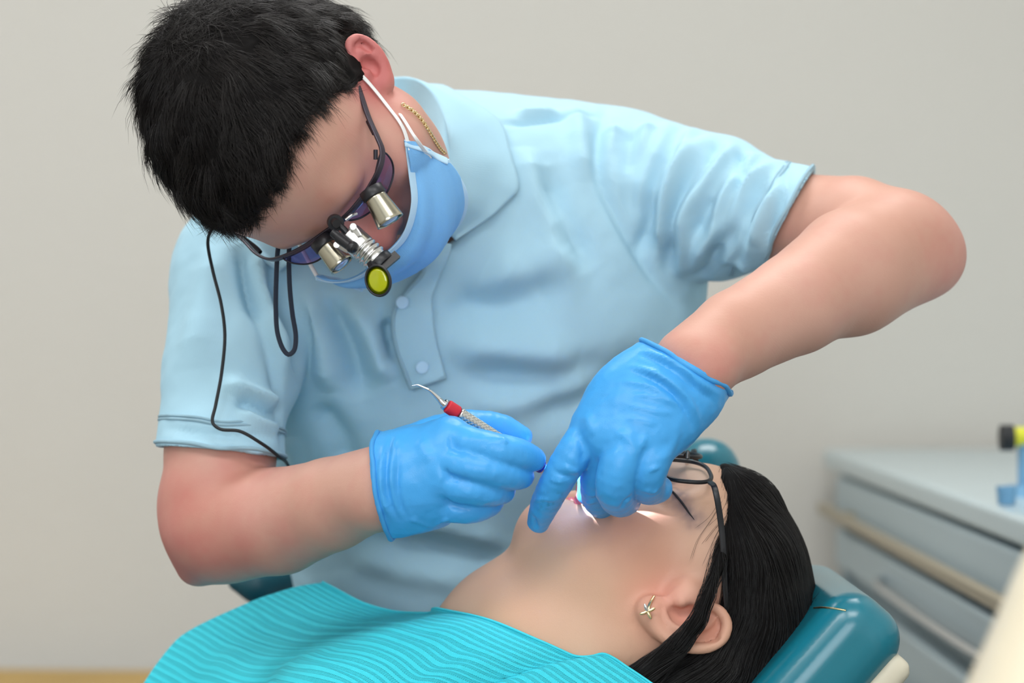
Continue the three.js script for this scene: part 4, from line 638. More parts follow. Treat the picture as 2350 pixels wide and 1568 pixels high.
// magnifying glasses with lamp
{
  const { H, L, U, F } = D, lo = thing('loupe_glasses', 'dark-framed magnifying glasses with steel telescopes and a headlight, worn by the dentist', 'glasses');
  const top = [at(803, 148, 0.03), at(824, 205, 0.04), at(846, 270, 0.05), at(866, 315, 0.057), at(877, 345, 0.06), at(874, 378, 0.062), at(852, 425, 0.058), at(815, 475, 0.052), at(783, 507, 0.046), at(745, 535, 0.035), at(700, 566, 0.022), at(655, 588, 0.01), at(622, 596, -0.002), at(592, 585, -0.016), at(565, 558, -0.034), at(545, 538, -0.05)];
  part('frame', strip(top, U.clone().multiplyScalar(0.75).addScaledVector(F, -0.35), 0.0046, 0.0022, 140), M.frame, lo);
  part('hinge', join([between(new THREE.CylinderGeometry(0.0016, 0.0016, 0.007, 12), at(862, 355, 0.064), at(862, 356, 0.064)), between(new THREE.CylinderGeometry(0.0022, 0.0022, 0.012, 12), at(853, 292, 0.052), at(858, 302, 0.054))]), M.lensRim, lo);
  part('temple_tip', tube([at(545, 538, -0.05), at(570, 556, -0.045), at(590, 572, -0.04), at(597, 580, -0.038)], 0.002, 20, 8), M.lensRim, lo);
  const lens = (name, pts, c) => {
    const g = new THREE.BufferGeometry(), cv = new THREE.CatmullRomCurve3(pts, true), q = cv.getPoints(48), pos = [c.x, c.y, c.z], ind = []; q.slice(0, 48).forEach(p => pos.push(p.x, p.y, p.z)); for (let i = 0; i < 48; i++) ind.push(0, 1 + i, 1 + (i + 1) % 48);
    g.setAttribute('position', new THREE.Float32BufferAttribute(pos, 3)); g.setIndex(ind); g.computeVertexNormals();
    const p = part('lens', g, M.lens, lo, 'violet tinted lens'); part('lens_rim', tube(pts, 0.0007, 90, 6, true), M.lensRim, p);
  };
  lens('left', [at(876, 350, 0.061), at(898, 368, 0.050), at(903, 395, 0.046), at(893, 432, 0.046), at(868, 470, 0.044), at(828, 500, 0.04), at(800, 505, 0.042), at(818, 474, 0.052), at(852, 427, 0.058)], at(862, 428, 0.0545));
  lens('right', [at(752, 535, 0.036), at(755, 560, 0.026), at(738, 592, 0.018), at(705, 606, 0.012), at(665, 602, 0.008), at(650, 592, 0.009), at(700, 566, 0.022)], at(705, 582, 0.022));
  const scope = (a, b, r0, r1) => {
    const len = a.distanceTo(b), t = part('telescope', lathe([[0, 0], [r0, 0], [r0 * 1.02, len * 0.15], [r0 * 1.05, len * 0.2], [r1 * 0.98, len * 0.9], [r1, len], [r1 * 0.92, len], [r1 * 0.9, len * 0.93], [0, len * 0.93]], a, b, 48), M.steel, lo, 'tapered steel telescope');
    const d = b.clone().sub(a).normalize(), e = a.clone().addScaledVector(d, -0.001);
    part('mounting_ring', lathe([[r0 * 0.7, -0.004], [r0 * 1.12, -0.004], [r0 * 1.14, 0.0025], [r0 * 1.02, 0.003]], e, e.clone().add(d), 40), M.black, t);
    const f = a.clone().addScaledVector(d, len * 0.94); part('objective', lathe([[0, 0.0022], [r1 * 0.4, 0.0018], [r1 * 0.88, 0], [0, -0.001]], f, f.clone().add(d), 40), M.objective, t);
  };
  scope(at(858, 447, 0.063), at(896, 509, 0.0655), 0.0080, 0.0106);
  scope(at(745, 562, 0.036), at(785, 609, 0.040), 0.0078, 0.0098);
  // headlight
  const a = at(800, 540, 0.060), b = at(876, 607, 0.066), d = b.clone().sub(a), len = d.length(); d.normalize();
  const prof = [[0, 0], [0.0095, 0], [0.0098, 0.001], [0.0098, len * 0.42], [0.0088, len * 0.46]];
  for (let i = 0; i < 3; i++) { const h0 = len * (0.47 + i * 0.12); prof.push([0.0082, h0], [0.0098, h0 + len * 0.015], [0.0098, h0 + len * 0.05], [0.0082, h0 + len * 0.065]); }
  prof.push([0.0086, len * 0.84], [0.0086, len], [0.0074, len], [0.0072, len * 0.96], [0, len * 0.96]);
  const hl = part('headlight', lathe(prof, a, b, 48), M.alu, lo, 'ribbed aluminium headlight barrel');
  const le = b.clone().addScaledVector(d, -0.0015); part('lamp_lens', lathe([[0, 0.001], [0.005, 0.0006], [0.0068, 0], [0, 0]], le, le.clone().add(d), 32), M.led, hl);
  part('filter_clip', join([lathe([[0.0087, -0.004], [0.0104, -0.004], [0.0104, 0.002], [0.0087, 0.002]], b, b.clone().add(d), 40), between(new THREE.BoxGeometry(0.008, 0.014, 0.004).translate(0, 0.004, 0), at(858, 612, 0.078), at(866, 632, 0.084)), between(new THREE.BoxGeometry(0.006, 0.016, 0.004), at(893, 600, 0.07), at(905, 590, 0.068))]), M.black, hl);
  const fc = at(868, 644, 0.088), fn = V(-0.30, -0.05, 0.93).normalize(), fx = V(0.5, 0.86, 0.2);
  const disc = new THREE.LatheGeometry([[0, 0.0012], [0.006, 0.001], [0.0098, 0], [0, -0.0004]].map(([x, y]) => new THREE.Vector2(x, y)), 48), rim = new THREE.TorusGeometry(0.0103, 0.0010, 10, 48).rotateX(Math.PI / 2).scale(1, 1.6, 1);
  const place = g => { g.scale(0.88, 1, 1.05); const q = new THREE.Quaternion().setFromUnitVectors(V(0, 1, 0), fn); return g.applyQuaternion(q).rotateZ(0).translate(fc.x, fc.y, fc.z); };
  disc.rotateY(0.5); rim.rotateY(0.5);
  const ft = part('filter', place(disc), M.yellow, hl, 'round yellow filter'); part('filter_ring', place(rim), M.black, lo);
  // the fork that carries the lamp
  part('bracket', join([between(new THREE.CylinderGeometry(0.0058, 0.0058, 0.008, 28), at(770, 511, 0.058), at(774, 515, 0.068)), between(new THREE.CylinderGeometry(0.003, 0.003, 0.008, 20), at(770, 511, 0.066), at(774, 515, 0.072)), strip([at(772, 512, 0.06), at(790, 528, 0.06), at(800, 540, 0.06)], V(0, 0, 1), 0.009, 0.005, 12), between(new THREE.CylinderGeometry(0.0038, 0.0042, 0.016, 20).translate(0, 0.008, 0), at(778, 545, 0.07), at(806, 566, 0.076)), between(new THREE.SphereGeometry(0.0045, 20, 12), at(808, 567, 0.076), at(810, 568, 0.077)), between(new THREE.CylinderGeometry(0.0032, 0.0032, 0.007, 16), at(772, 540, 0.07), at(778, 545, 0.071))]), M.black, lo, 'black swivel bracket on the bridge');
  part('fork', join([strip([at(805, 520, 0.068), at(815, 530, 0.069), at(825, 545, 0.07)], V(0.6, 0.6, 0.3), 0.006, 0.0022, 12), between(new THREE.CylinderGeometry(0.0024, 0.0024, 0.004, 16), at(810, 520, 0.07), at(811, 520, 0.074)), between(new THREE.CylinderGeometry(0.0022, 0.0022, 0.004, 16), at(772, 562, 0.068), at(773, 562, 0.074)), strip([at(775, 560, 0.066), at(790, 570, 0.066), at(800, 575, 0.066)], V(0.6, 0.6, 0.3), 0.005, 0.002, 12)]), M.alu, lo);
  part('bridge', tube([at(793, 505, 0.05), at(806, 495, 0.05), at(818, 490, 0.047)], 0.0014, 12, 8), M.alu, lo);
  // retainer cord hanging in a loop and the lamp cable
  part('retainer_cord', tube([at(642, 545, -0.035), at(637, 580, -0.03), at(634, 640, -0.03), at(633, 710, -0.032), at(637, 765, -0.033), at(650, 802, -0.033), at(662, 814, -0.033), at(674, 806, -0.033), at(679, 775, -0.033), at(671, 720, -0.032), at(665, 660, -0.03), at(663, 590, -0.03), at(665, 545, -0.035)], 0.0018, 120, 10), M.cord, lo, 'dark retainer cord hanging in a loop');
  part('cable', tube([at(520, 515, -0.02), at(500, 518, -0.03), at(485, 528, -0.04), at(477, 556, -0.05), at(488, 620, -0.06), at(508, 700, -0.055), at(516, 770, -0.05), at(508, 860, -0.045), at(495, 930, -0.04), at(488, 970, -0.035), at(505, 985, -0.033), at(550, 990, -0.033), at(600, 1018, -0.04), at(640, 1048, -0.07), at(662, 1070, -0.13), at(690, 1150, -0.2)], 0.0013, 200, 8), M.rubber, lo, 'thin black headlight cable');
  const sp = new THREE.SpotLight(0xe9eeff, HEADLIGHT, 0, 0.125, 0.4, 2), src = b.clone().addScaledVector(d, 0.006); sp.position.copy(src); sp.target.position.copy(at(1420, 1140, -0.01)); sp.castShadow = true; sp.shadow.radius = 0.15; sp.name = 'headlight_beam'; scene.add(sp); scene.add(sp.target);
}
// instrument in the right hand
{
  const e = thing('dental_explorer', 'double-ended dental instrument with knurled steel handle and red ring in the gloved hand', 'dental instrument');
  const a = at(1040, 941, 0.040), b = at(1238, 1069, 0.018), d = b.clone().sub(a), len = d.length(); d.normalize();
  const prof = [[0, 0], [0.0036, 0], [0.0044, 0.002]]; for (let h = 0.002; h < len - 0.004; h += 0.0011) prof.push([0.0047, h], [0.0044, h + 0.00055]); prof.push([0.0044, len], [0, len]);
  part('handle', lathe(prof, a.clone().addScaledVector(d, 0.004), b, 32), M.alu, e, 'knurled steel handle');
  // crossing ridges of the knurl
  const kn = []; for (let i = 0; i < 10; i++) for (const s of [-1, 1]) { const pts = []; const x = V(0, 0, 1).cross(d).normalize(), y = d.clone().cross(x); for (let j = 0; j <= 24; j++) { const t = j / 24, an = i / 10 * 6.283 + s * t * 7; pts.push(a.clone().addScaledVector(d, 0.006 + t * 0.036).addScaledVector(x, Math.cos(an) * 0.0046).addScaledVector(y, Math.sin(an) * 0.0046)); } kn.push(tube(pts, 0.00022, 24, 4)); }
  part('knurl', join(kn), M.steel, e);
  part('ring', lathe([[0, -0.006], [0.0042, -0.006], [0.0050, -0.0045], [0.0050, 0.0035], [0.0045, 0.0045], [0, 0.0045]], a, a.clone().add(d), 36), M.red, e, 'red ring');
  const t0 = a.clone().addScaledVector(d, -0.006), P = [t0, at(1020, 929, 0.042), at(1008, 917, 0.042), at(996, 905, 0.043), at(985, 896, 0.044), at(970, 889, 0.044), at(957, 884, 0.044), at(945, 886, 0.045)];
  part('tip', taper(P, [0.0034, 0.0028, 0.0018, 0.0013, 0.0010, 0.0008, 0.0007, 0.0003], 60), M.chrome, e, 'thin bent steel tip');
  part('collar', lathe([[0.0034, -0.0085], [0.0040, -0.0085], [0.0042, -0.006], [0, -0.006]], a, a.clone().add(d), 30), M.chrome, e);
  part('end_ring', lathe([[0, -0.006], [0.0046, -0.006], [0.0052, -0.004], [0.005, 0.002], [0.0038, 0.004], [0, 0.004]], b, b.clone().add(d), 30), M.violet, e, 'violet end ring');
  const e0 = b.clone().addScaledVector(d, 0.003);
  part('tip', taper([e0, at(1262, 1085, 0.005), at(1285, 1100, -0.01), at(1300, 1110, -0.022), at(1312, 1122, -0.03)], [0.003, 0.0018, 0.001, 0.0007, 0.0004], 40), M.chrome, e, 'working tip at the mouth');
}

// ------------------------------------------------------------------ the patient
const Q = {};
{
  const U = V(0.98, 0.2, 0.0).normalize(), F = V(-0.2, 0.98, 0.14).normalize(), L = U.clone().cross(F).normalize(), O = at(1556, 1362, -0.053);
  O.x += 0; Q.H = (l, u, f) => O.clone().addScaledVector(L, l).addScaledVector(U, u).addScaledVector(F, f); Q.local = p => { const d = p.clone().sub(O); return [d.dot(L), d.dot(U), d.dot(F)]; };
  Object.assign(Q, { L, U, F, O });
  const S = new Field(), H = Q.H, s = 0.95;
  addHead(S, H, L, U, F, { s, brow: 0.075, cheek: [0.040, 0.023], foreF: 0.026, face: [-0.008, 0.082, 0.060], fore: 0.036, jaw0: [0.054, -0.035, 0.0], top: [0.033, 0.062, 0.074], jaw: [0.018, -0.082, 0.062], chin: [-0.092, 0.070, 0.021] });
  S.cone(H(-0.03, -0.045, 0.045), H(0.03, -0.045, 0.045), 0.03, 0.03, 0.03);                                  // cheeks
  S.egg(H(0, -0.058, 0.112), 0.019, 0.0135, 0.04, 0.008, 1, L, U, F);                                        // open mouth
  const up = U.clone().multiplyScalar(0.93).addScaledVector(F, -0.36).normalize(), out = L.clone().multiplyScalar(0.93).addScaledVector(F, 0.25).addScaledVector(up, -0.05); out.addScaledVector(up, -out.dot(up)).normalize();
  for (const q of [-1, 1]) { const o = out.clone(); if (q < 0) o.addScaledVector(L, -2 * o.dot(L)); const bk = F.clone().multiplyScalar(-1); bk.addScaledVector(up, -bk.dot(up)).addScaledVector(o, -bk.dot(o)).normalize(); addEar(S, H(q * 0.0775, 0.0, 0.013).addScaledVector(up, 0.002), up, bk, o, 0.95); Q.ear = q > 0 ? { up, bk, o } : Q.ear; }
  // neck, throat and chest
  S.cone(H(0, -0.02, -0.01), at(1200, 1480, -0.075), 0.052, 0.054, 0.03);
  S.cone(at(1290, 1345, -0.065), at(1170, 1450, -0.08), 0.038, 0.045, 0.035);
  S.cone(at(1200, 1490, -0.08), at(1080, 1590, -0.09), 0.056, 0.058, 0.03);
  S.cone(at(1110, 1600, -0.16), at(1330, 1690, 0.02), 0.04, 0.045, 0.04);
  S.cone(at(1400, 1370, -0.028), at(1240, 1465, -0.036), 0.042, 0.046, 0.03); S.cone(H(0.055, -0.03, -0.02), at(1270, 1500, -0.012), 0.014, 0.02, 0.035);                                  // the long neck muscle
  { const e = at(1574, 1150, 0), h = S.hit(1574, 1150, 0.1) || H(0.045, 0.015, 0.075), n = S.normal(h.x, h.y, h.z); S.ball(h.clone().addScaledVector(n, -0.009), 0.0115, 0.006); }   // closed lid
  Q.skin = S; Q.lash = [[1526, 1116], [1536, 1123], [1546, 1132], [1556, 1143], [1565, 1154], [1573, 1165], [1581, 1177], [1588, 1186], [1594, 1194]].map(([x, y]) => { const h = S.hit(x, y, 0.1) || H(0.04, 0.0, 0.08); return h.addScaledVector(S.normal(h.x, h.y, h.z), 0.0004); });
  const g = S.mesh(V(-0.06, 0.66, -0.22), V(0.28, 0.93, 0.12), 0.002);
  const lid = S.hit(1572, 1150, 0.1) || H(0.04, 0.01, 0.08), pts = [[at(1480, 1240, 0.03), 0.04, 0.45], [at(1530, 1400, 0.02), 0.028, 0.9], [at(1630, 1430, 0.02), 0.02, 0.9], [H(0, -0.1, 0.09), 0.035, 0.25], [at(1430, 1190, 0.0), 0.03, 0.3]];
  const lashCurve = new THREE.CatmullRomCurve3(Q.lash).getPoints(20), lashDist = v => { let b = 1; for (const p of lashCurve) b = Math.min(b, p.distanceTo(v)); return Math.exp(-((b / 0.0075) ** 2)); };
  paint(g, (v, c) => {
    let red = 0; for (const [p, r, a] of pts) red += a * Math.exp(-p.distanceToSquared(v) / (r * r));
    red = clamp(red + 0.07 * noise(v.x * 60, v.y * 60, v.z * 60), 0, 1);
    const t = 0.03 * noise(v.x * 25, v.y * 25, v.z * 25 + 3), e = lashDist(v), sh = clamp(e * (0.75 + 0.4 * noise(v.x * 300, v.y * 300, v.z * 300)), 0, 1);   // eye make-up
    c.setRGB(0.65 + t, 0.405 - 0.12 * red + t, 0.28 - 0.07 * red + t).lerp(new THREE.Color(0.10, 0.08, 0.11), sh * 0.8);
  });
  Q.person = thing('person', 'person lying back in the dental chair with dark hair, glasses and open mouth', 'person');
  part('body', g, M.skin, Q.person);
  // lips, tongue, teeth, lashes
  const ring = []; for (let i = 0; i < 24; i++) { const a = i / 24 * 6.2832; ring.push(H(Math.cos(a) * 0.0215, -0.058 + Math.sin(a) * 0.0155, 0.0965 - 0.004 * Math.abs(Math.cos(a)) - (Math.sin(a) < 0 ? 0.010 : 0))); }
  part('lips', tube(ring, 0.0052, 60, 10, true), M.lip, Q.person, 'pink lips of the open mouth');
  { const T = new Field(); T.egg(H(0, -0.066, 0.07), 0.014, 0.008, 0.02, 0.004, 0, L, U, F); part('tongue', T.mesh(H(0, -0.066, 0.07).subScalar(0.03), H(0, -0.066, 0.07).addScalar(0.03), 0.0015), M.lip, Q.person); }
  for (const [u, n] of [[-0.0465, 8], [-0.0705, 8]]) for (let i = 0; i < n; i++) { const a = (i - (n - 1) / 2) / n * 2.2; part('tooth', new RoundedBoxGeometry(0.0058, 0.008, 0.005, 3, 0.0018).applyMatrix4(new THREE.Matrix4().makeBasis(L, U, F)).translate(...H(Math.sin(a) * 0.019, u, 0.0705 + Math.cos(a) * 0.018 - 0.004).toArray()), M.tooth, Q.person); }
  part('eyelashes', taper(Q.lash, [0.0003, 0.0006, 0.0008, 0.0009, 0.0009, 0.0008, 0.0006, 0.0004, 0.0001], 40, 8), M.lash, Q.person, 'dark line of closed lashes');
}
// blouse and legs under the bib
{
  const S = new Field();
  S.cone(at(930, 1800, -0.09), V(-0.52, 0.48, -0.06), 0.085, 0.11, 0.05);
  S.cone(at(1120, 1700, -0.17), at(1240, 1790, 0.03), 0.05, 0.05, 0.06);
  S.cone(at(1000, 1740, -0.2), V(-0.42, 0.54, -0.22), 0.045, 0.04, 0.02); S.cone(at(1150, 1850, 0.07), V(-0.30, 0.54, 0.13), 0.045, 0.04, 0.02);
  Q.blouse = S;
  part('blouse', S.mesh(V(-0.72, 0.36, -0.32), V(0.14, 0.78, 0.22), 0.007), M.blouse, Q.person);
  const T = new Field(); for (const z of [-0.14, 0.03]) { T.cone(V(-0.52, 0.5, z), V(-0.95, 0.5, z), 0.085, 0.065, 0.03); T.cone(V(-0.95, 0.5, z), V(-1.35, 0.42, z), 0.06, 0.045, 0.03); }
  part('trousers', T.mesh(V(-1.45, 0.33, -0.26), V(-0.38, 0.64, 0.16), 0.01), M.trousers, Q.person);
}
// long dark hair
{
  const { H, L, U, F } = Q, S = new Field();
  S.egg(H(0, 0.033, -0.012), 0.080, 0.068, 0.108, 0.02, 0, L, U, F);
  for (const z of [-0.005, -0.06, -0.11]) S.chain([at(1712, 1165, z - 0.02), at(1728, 1290, z), at(1738, 1420, z), at(1740, 1600, z)], [0.022, 0.028, 0.031, 0.034], 0.02);
  S.chain([at(1715, 1450, 0.0), at(1660, 1540, 0.008), at(1580, 1600, 0.012), at(1480, 1650, 0.012)], [0.026, 0.028, 0.028, 0.026], 0.01);
  S.chain([at(1676, 1220, 0.008), at(1646, 1300, 0.034), at(1622, 1370, 0.044), at(1602, 1425, 0.046), at(1560, 1478, 0.042), at(1500, 1535, 0.034), at(1440, 1590, 0.03)], [0.008, 0.0045, 0.0042, 0.0046, 0.006, 0.009, 0.014], 0.003);
  // the face stays free
  const line = [[0, 0.05], [0.5, 0.05], [0.8, 0.045], [1.0, 0.042], [1.25, 0.040], [1.45, 0.036], [1.6, 0.03], [1.8, 0.02], [3.2, -0.3]];
  const cutF = (x, y, z) => { const [l, u, f] = Q.local(V(x, y, z)), th = Math.atan2(Math.abs(l), f + 0.005); return f > -0.04 ? (u - pw(line, th)) * 0.8 : 1; };
  const head = new Field(); head.p.push(S.p.shift()); head.add(cutF, H(0, 0, 0), 1e9, 0.006, 1);
  S.p.unshift({ f: (x, y, z) => head.at(x, y, z), x: H(0, 0.04, 0).x, y: H(0, 0.04, 0).y, z: H(0, 0.04, 0).z, r: 0.12, k: 0.02, op: 0 });
  Q.hair = S;
  const g = S.mesh(V(0.06, 0.66, -0.2), V(0.27, 0.92, 0.1), 0.003); addFolds(g, [], 0.0008, 120);
  const hm = part('hair', g, M.hairMass, Q.person, 'long straight black hair');
  // strands that follow the fall of the hair
  const guides = [[[1645, 1105], [1650, 1200], [1640, 1300], [1610, 1390], [1560, 1470], [1470, 1540], [1400, 1600]], [[1690, 1130], [1720, 1260], [1710, 1400], [1660, 1500], [1560, 1568], [1500, 1620]], [[1740, 1170], [1790, 1300], [1800, 1420], [1770, 1540], [1720, 1640]], [[1700, 1120], [1790, 1220], [1835, 1350], [1840, 1480], [1820, 1620]]].map(a => a.map(([x, y]) => at(x, y, 0.0)));
  const dirAt = p => { let sx = 0, sy = 0; for (const gd of guides) { let bd = 1e9, tx = 0, ty = 0; for (let i = 1; i < gd.length; i++) { const mx = (gd[i].x + gd[i - 1].x) / 2, my = (gd[i].y + gd[i - 1].y) / 2, d = (mx - p.x) ** 2 + (my - p.y) ** 2; if (d < bd) { bd = d; tx = gd[i].x - gd[i - 1].x; ty = gd[i].y - gd[i - 1].y; } } const l = Math.hypot(tx, ty), w = 1 / (bd + 2e-5) ** 1.5; sx += tx / l * w; sy += ty / l * w; } return V(sx, sy, 0).normalize(); };
  const P = g.attributes.position, out = { pos: [], ind: [] };
  for (let k = 0; k < 13500; k++) {
    const i = Math.floor(rnd() * P.count), p = V(P.getX(i), P.getY(i), P.getZ(i)).add(V(rnd() - 0.5, rnd() - 0.5, rnd() - 0.5).multiplyScalar(0.003));
    const off = -0.0006 + 0.0028 * rnd(), wob = (rnd() - 0.5) * 0.16, n = 8, st = 0.0062 + 0.0035 * rnd(), r = 0.00010 + 0.00008 * rnd(), pts = [];
    for (let j = 0; j <= n; j++) { const d0 = S.at(p.x, p.y, p.z), nn = S.normal(p.x, p.y, p.z, 0.002); p.addScaledVector(nn, off - clamp(d0, -0.01, 0.01)); pts.push(p.clone()); const d = dirAt(p); d.x += wob + 0.12 * noise(p.x * 60, p.y * 12, 5); d.addScaledVector(nn, -d.dot(nn)).normalize(); p.addScaledVector(d, st); }
    lineStrand(out, pts, r);
  }
  // loose hairs
  const loose = [[[1668, 1150], [1645, 1195], [1618, 1240], [1604, 1290]], [[1672, 1180], [1640, 1240], [1614, 1300]], [[1660, 1200], [1625, 1250]], [[1700, 1112], [1722, 1126], [1762, 1122]], [[1668, 1140], [1640, 1190], [1612, 1215]]];
  for (const l of loose) for (let k = 0; k < 3; k++) { const jx = (rnd() - 0.5) * 34, jy = (rnd() - 0.5) * 20, q = new THREE.CatmullRomCurve3(l.map(([x, y], i) => { const h = Q.skin.hit(x + jx * (1 + i * 0.3), y + jy, 0.15) || at(x + jx, y + jy, 0.0); h.z += 0.003; return h; })); lineStrand(out, q.getPoints(10), 0.00012); }
  for (let k = 0; k < 40; k++) { const y0 = 1380 + rnd() * 60, x0 = 1835 + rnd() * 20, q = new THREE.QuadraticBezierCurve3(at(x0 - 10, y0 - 30, -0.01), at(x0 + 15, y0 + 20, 0.0), at(x0 + 15 + 40 * rnd(), y0 - 30 + 60 * rnd(), 0.0 + 0.01 * rnd())); lineStrand(out, q.getPoints(8), 0.00016); }
  part('strands', strandGeo(out), M.hair2, hm);
}
function lineStrand(out, pts, r) {
  const base = out.pos.length / 3, n = pts.length - 1, x = V(), y = V(), d = V();
  for (let i = 0; i <= n; i++) { d.copy(pts[Math.min(n, i + 1)]).sub(pts[Math.max(0, i - 1)]).normalize(); x.set(0, 0, 1).cross(d).normalize(); y.copy(x).cross(d); const rr = i === n ? 0 : r * (i ? 1 : 0.3); for (let k = 0; k < 3; k++) { const a = k * 2.0944, cs = Math.cos(a) * rr, sn = Math.sin(a) * rr; out.pos.push(pts[i].x + x.x * cs + y.x * sn, pts[i].y + x.y * cs + y.y * sn, pts[i].z + x.z * cs + y.z * sn); } }
  for (let i = 0; i < n; i++) for (let k = 0; k < 3; k++) { const a = base + i * 3 + k, b = base + i * 3 + (k + 1) % 3; out.ind.push(a, b, a + 3); if (i < n - 1) out.ind.push(b, b + 3, a + 3); }
}
// spectacles of the patient
{
  const { H } = Q, e = thing('eyeglasses', 'thin dark spectacles worn by the lying patient', 'glasses'), fr = M.black;
  for (const q of [-1, 1]) {
    const pts = []; for (let i = 0; i < 28; i++) { const a = i / 28 * 6.2832, c = Math.cos(a), s = Math.sin(a), sq = x => Math.sign(x) * Math.abs(x) ** 0.7, l = 0.035 + 0.026 * sq(c), u = 0.0205 + 0.0185 * sq(s); pts.push(H(q * l, u, 0.108 - (u - 0.002) * 0.3 - (l - 0.01) * 0.12)); }
    const rim = part('rim', tube(pts, 0.0016, 80, 8, true), fr, e); const pos = [], ind = [], c = H(q * 0.035, 0.0205, 0.0995); pos.push(c.x, c.y, c.z); pts.forEach(p => pos.push(p.x, p.y, p.z)); for (let i = 0; i < 28; i++) ind.push(0, i + 1, (i + 1) % 28 + 1); const g = new THREE.BufferGeometry(); g.setAttribute('position', new THREE.Float32BufferAttribute(pos, 3)); g.setIndex(ind); g.computeVertexNormals(); part('lens', g, M.clear, e, 'clear lens');
    part('temple', strip([H(q * 0.060, 0.036, 0.0925), H(q * 0.0735, 0.0375, 0.0905), H(q * 0.0765, 0.0365, 0.06), H(q * 0.079, 0.031, 0.02), H(q * 0.079, 0.026, -0.012), H(q * 0.076, 0.012, -0.03)], Q.U, 0.0045, 0.0022, 60), fr, e);
  }
  part('bridge', tube([H(-0.009, 0.026, 0.102), H(0, 0.028, 0.106), H(0.009, 0.026, 0.102)], 0.0014, 20, 8), fr, e);
}
// earring
{
  const e = thing('earring', 'small gold earring with a flower pendant on the ear lobe', 'earring'), S = Q.skin, z = (x, y) => { const h = S.hit(x, y, 0.15); return (h ? h.z : 0.02) + 0.0025; };
  part('hook', strip([at(1501, 1368, z(1501, 1368)), at(1494, 1380, z(1494, 1380)), at(1489, 1392, z(1489, 1392) + 0.001), at(1487, 1402, z(1487, 1402) + 0.002)], V(1, 0.3, 0), 0.0022, 0.0012, 24), M.gold, e);
  const c = at(1486, 1404, z(1486, 1404) + 0.002);
  for (let i = 0; i < 4; i++) { const a = -1.1 + i * Math.PI / 2 * 0.97; part('petal', new THREE.SphereGeometry(1, 16, 10).scale(0.0034, 0.0013, 0.001).translate(0.0028, 0, 0).rotateZ(a).translate(c.x, c.y, c.z), i === 2 ? M.chrome : M.gold, e); }
}
// paper bib
{
  const nk = new THREE.CatmullRomCurve3([[740, 1338, -0.2], [785, 1362, -0.188], [830, 1385, -0.172], [900, 1405, -0.142], [980, 1410, -0.105], [1050, 1409, -0.07], [1130, 1428, -0.085], [1250, 1478, -0.03], [1335, 1512, 0.01], [1362, 1508, 0.025], [1390, 1504, 0.035], [1430, 1528, 0.045], [1500, 1575, 0.058], [1600, 1650, 0.08]].map(([x, y, z]) => { const h = x > 1000 && x < 1450 ? Q.skin.hit(x, y, 0.2) : null; return at(x, y, h ? Math.max(z, h.z + 0.004) : z); }), false, 'centripetal');
  const sd = new THREE.CatmullRomCurve3([[740, 1338, -0.2], [690, 1346, -0.2], [600, 1370, -0.2], [480, 1420, -0.195], [415, 1458, -0.19], [385, 1490, -0.187], [345, 1545, -0.182], [300, 1620, -0.175], [240, 1720, -0.165]].map(a => at(...a)), false, 'centripetal'), p0 = nk.getPoint(0);
  const f = (s, t) => { const a = nk.getPointAt(s), b = sd.getPointAt(t), p = a.add(b).sub(p0); const e = Math.sin(Math.PI * Math.min(1, s * 1.1)) * Math.sin(Math.PI * Math.min(1, t)); p.z += 0.03 * e; p.y += 0.012 * Math.sin(Math.PI * s) * t;
    const rib = sstep(0.1, 0.16, t) * sstep(0.03, 0.07, s); p.y += 0.0006 * rib * Math.sin(t * 60 * Math.PI * 0.66) + 0.0022 * noise(p.x * 30, p.z * 30, 4) * Math.min(1, t * 6);
    const q = t - 0.34 - 0.35 * s; p.y += 0.004 * Math.exp(-((q / 0.04) ** 2)) * sstep(0.4, 0.6, s); const w = s - 0.62 - 0.1 * t; p.y -= 0.005 * Math.exp(-((w / 0.03) ** 2)) * sstep(0.1, 0.3, t); for (const S of [Q.skin, Q.blouse]) for (let i = 0; i < 2; i++) { const d = S.at(p.x, p.y, p.z); if (d < 0.003) p.addScaledVector(S.normal(p.x, p.y, p.z, 0.003), 0.003 - d); } return p; };
  const b = thing('dental_bib', 'turquoise embossed paper bib spread over the chest of the patient', 'bib');
  part('sheet', sheet(f, 220, 200, 0.0009), M.bib, b);
  part('neck_hem', strip(Array.from({ length: 40 }, (_, i) => { const p = f(i / 39, 0.0); p.y += 0.0006; return p; }), V(0, 0.5, 1), 0.003, 0.0018, 160), M.bibPlain, b);
}
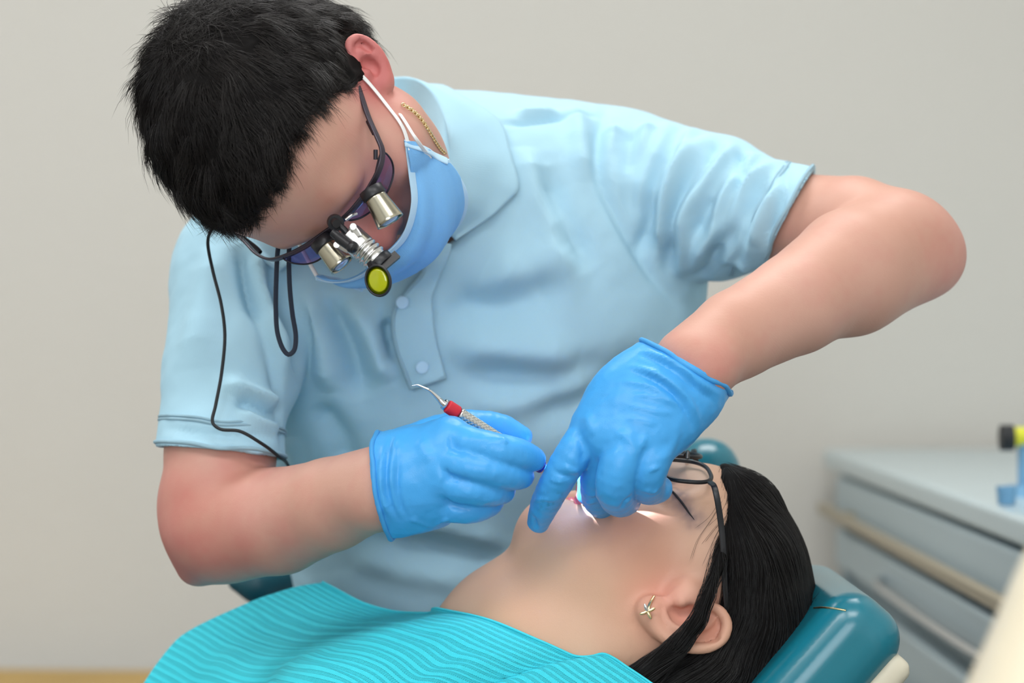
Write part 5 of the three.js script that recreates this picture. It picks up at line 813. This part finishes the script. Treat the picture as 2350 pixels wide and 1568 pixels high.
// dental chair
{
  const c = thing('dental_chair', 'teal padded dental chair with headrest under the patient', 'chair');
  const S = new Field(), ax = V(0.66, 0.75, 0).normalize(), ay = V(-0.75, 0.66, 0).normalize(), az = V(0, 0, 1);
  const mid = at(1985, 1395, 0.0).setZ(-0.06).addScaledVector(ax, -0.082);
  S.box(mid, 0.09, 0.032, 0.13, 0.026, 0.01, 0, ax, ay, az);
  S.egg(mid.clone().addScaledVector(ay, 0.085).addScaledVector(ax, -0.03), 0.085, 0.066, 0.09, 0.02, 1, ax, ay, az);
  const hr = part('headrest', S.mesh(V(0.1, 0.66, -0.26), V(0.34, 0.87, 0.12), 0.004), M.teal, c, 'teal headrest cushion');
  part('piping', tube([[1868, 1396], [1890, 1395], [1915, 1397], [1942, 1402]].map(([x, y]) => S.hit(x, y, 0.2) || at(x, y, 0)), 0.0008, 24, 6), M.gold, hr, 'thin yellow seam');
  const B = new Field(); B.box(mid.clone().addScaledVector(ay, -0.036).addScaledVector(ax, -0.008), 0.08, 0.011, 0.12, 0.009, 0.01, 0, ax, ay, az);
  part('headrest_shell', B.mesh(V(0.1, 0.62, -0.26), V(0.36, 0.87, 0.12), 0.004), M.beige, c, 'beige plastic shell of the headrest');
  part('headrest_bracket', strip([mid.clone().addScaledVector(ay, -0.04), at(1800, 1650, -0.06), V(0.02, 0.6, -0.06)], az, 0.06, 0.012, 20), M.chrome, c);
  const K = new Field(), bx = V(0.86, 0.42, 0).normalize(), by = V(-0.42, 0.86, 0).normalize(); K.box(V(-0.18, 0.475, -0.06), 0.27, 0.035, 0.24, 0.03, 0.02, 0, bx, by, az);
  part('backrest', K.mesh(V(-0.5, 0.3, -0.34), V(0.14, 0.72, 0.22), 0.008), M.teal, c);
  const T = new Field(); T.box(V(-0.85, 0.37, -0.06), 0.58, 0.045, 0.26, 0.035); part('seat', T.mesh(V(-1.5, 0.28, -0.36), V(-0.22, 0.46, 0.24), 0.012), M.teal, c);
  part('pedestal', box(-0.78, -0.5, 0.04, 0.33, -0.18, 0.06, 0.03), M.cream, c); part('base_plate', box(-1.1, -0.3, 0, 0.045, -0.28, 0.16, 0.015), M.cream, c);
}
renderer.render(scene, camera);
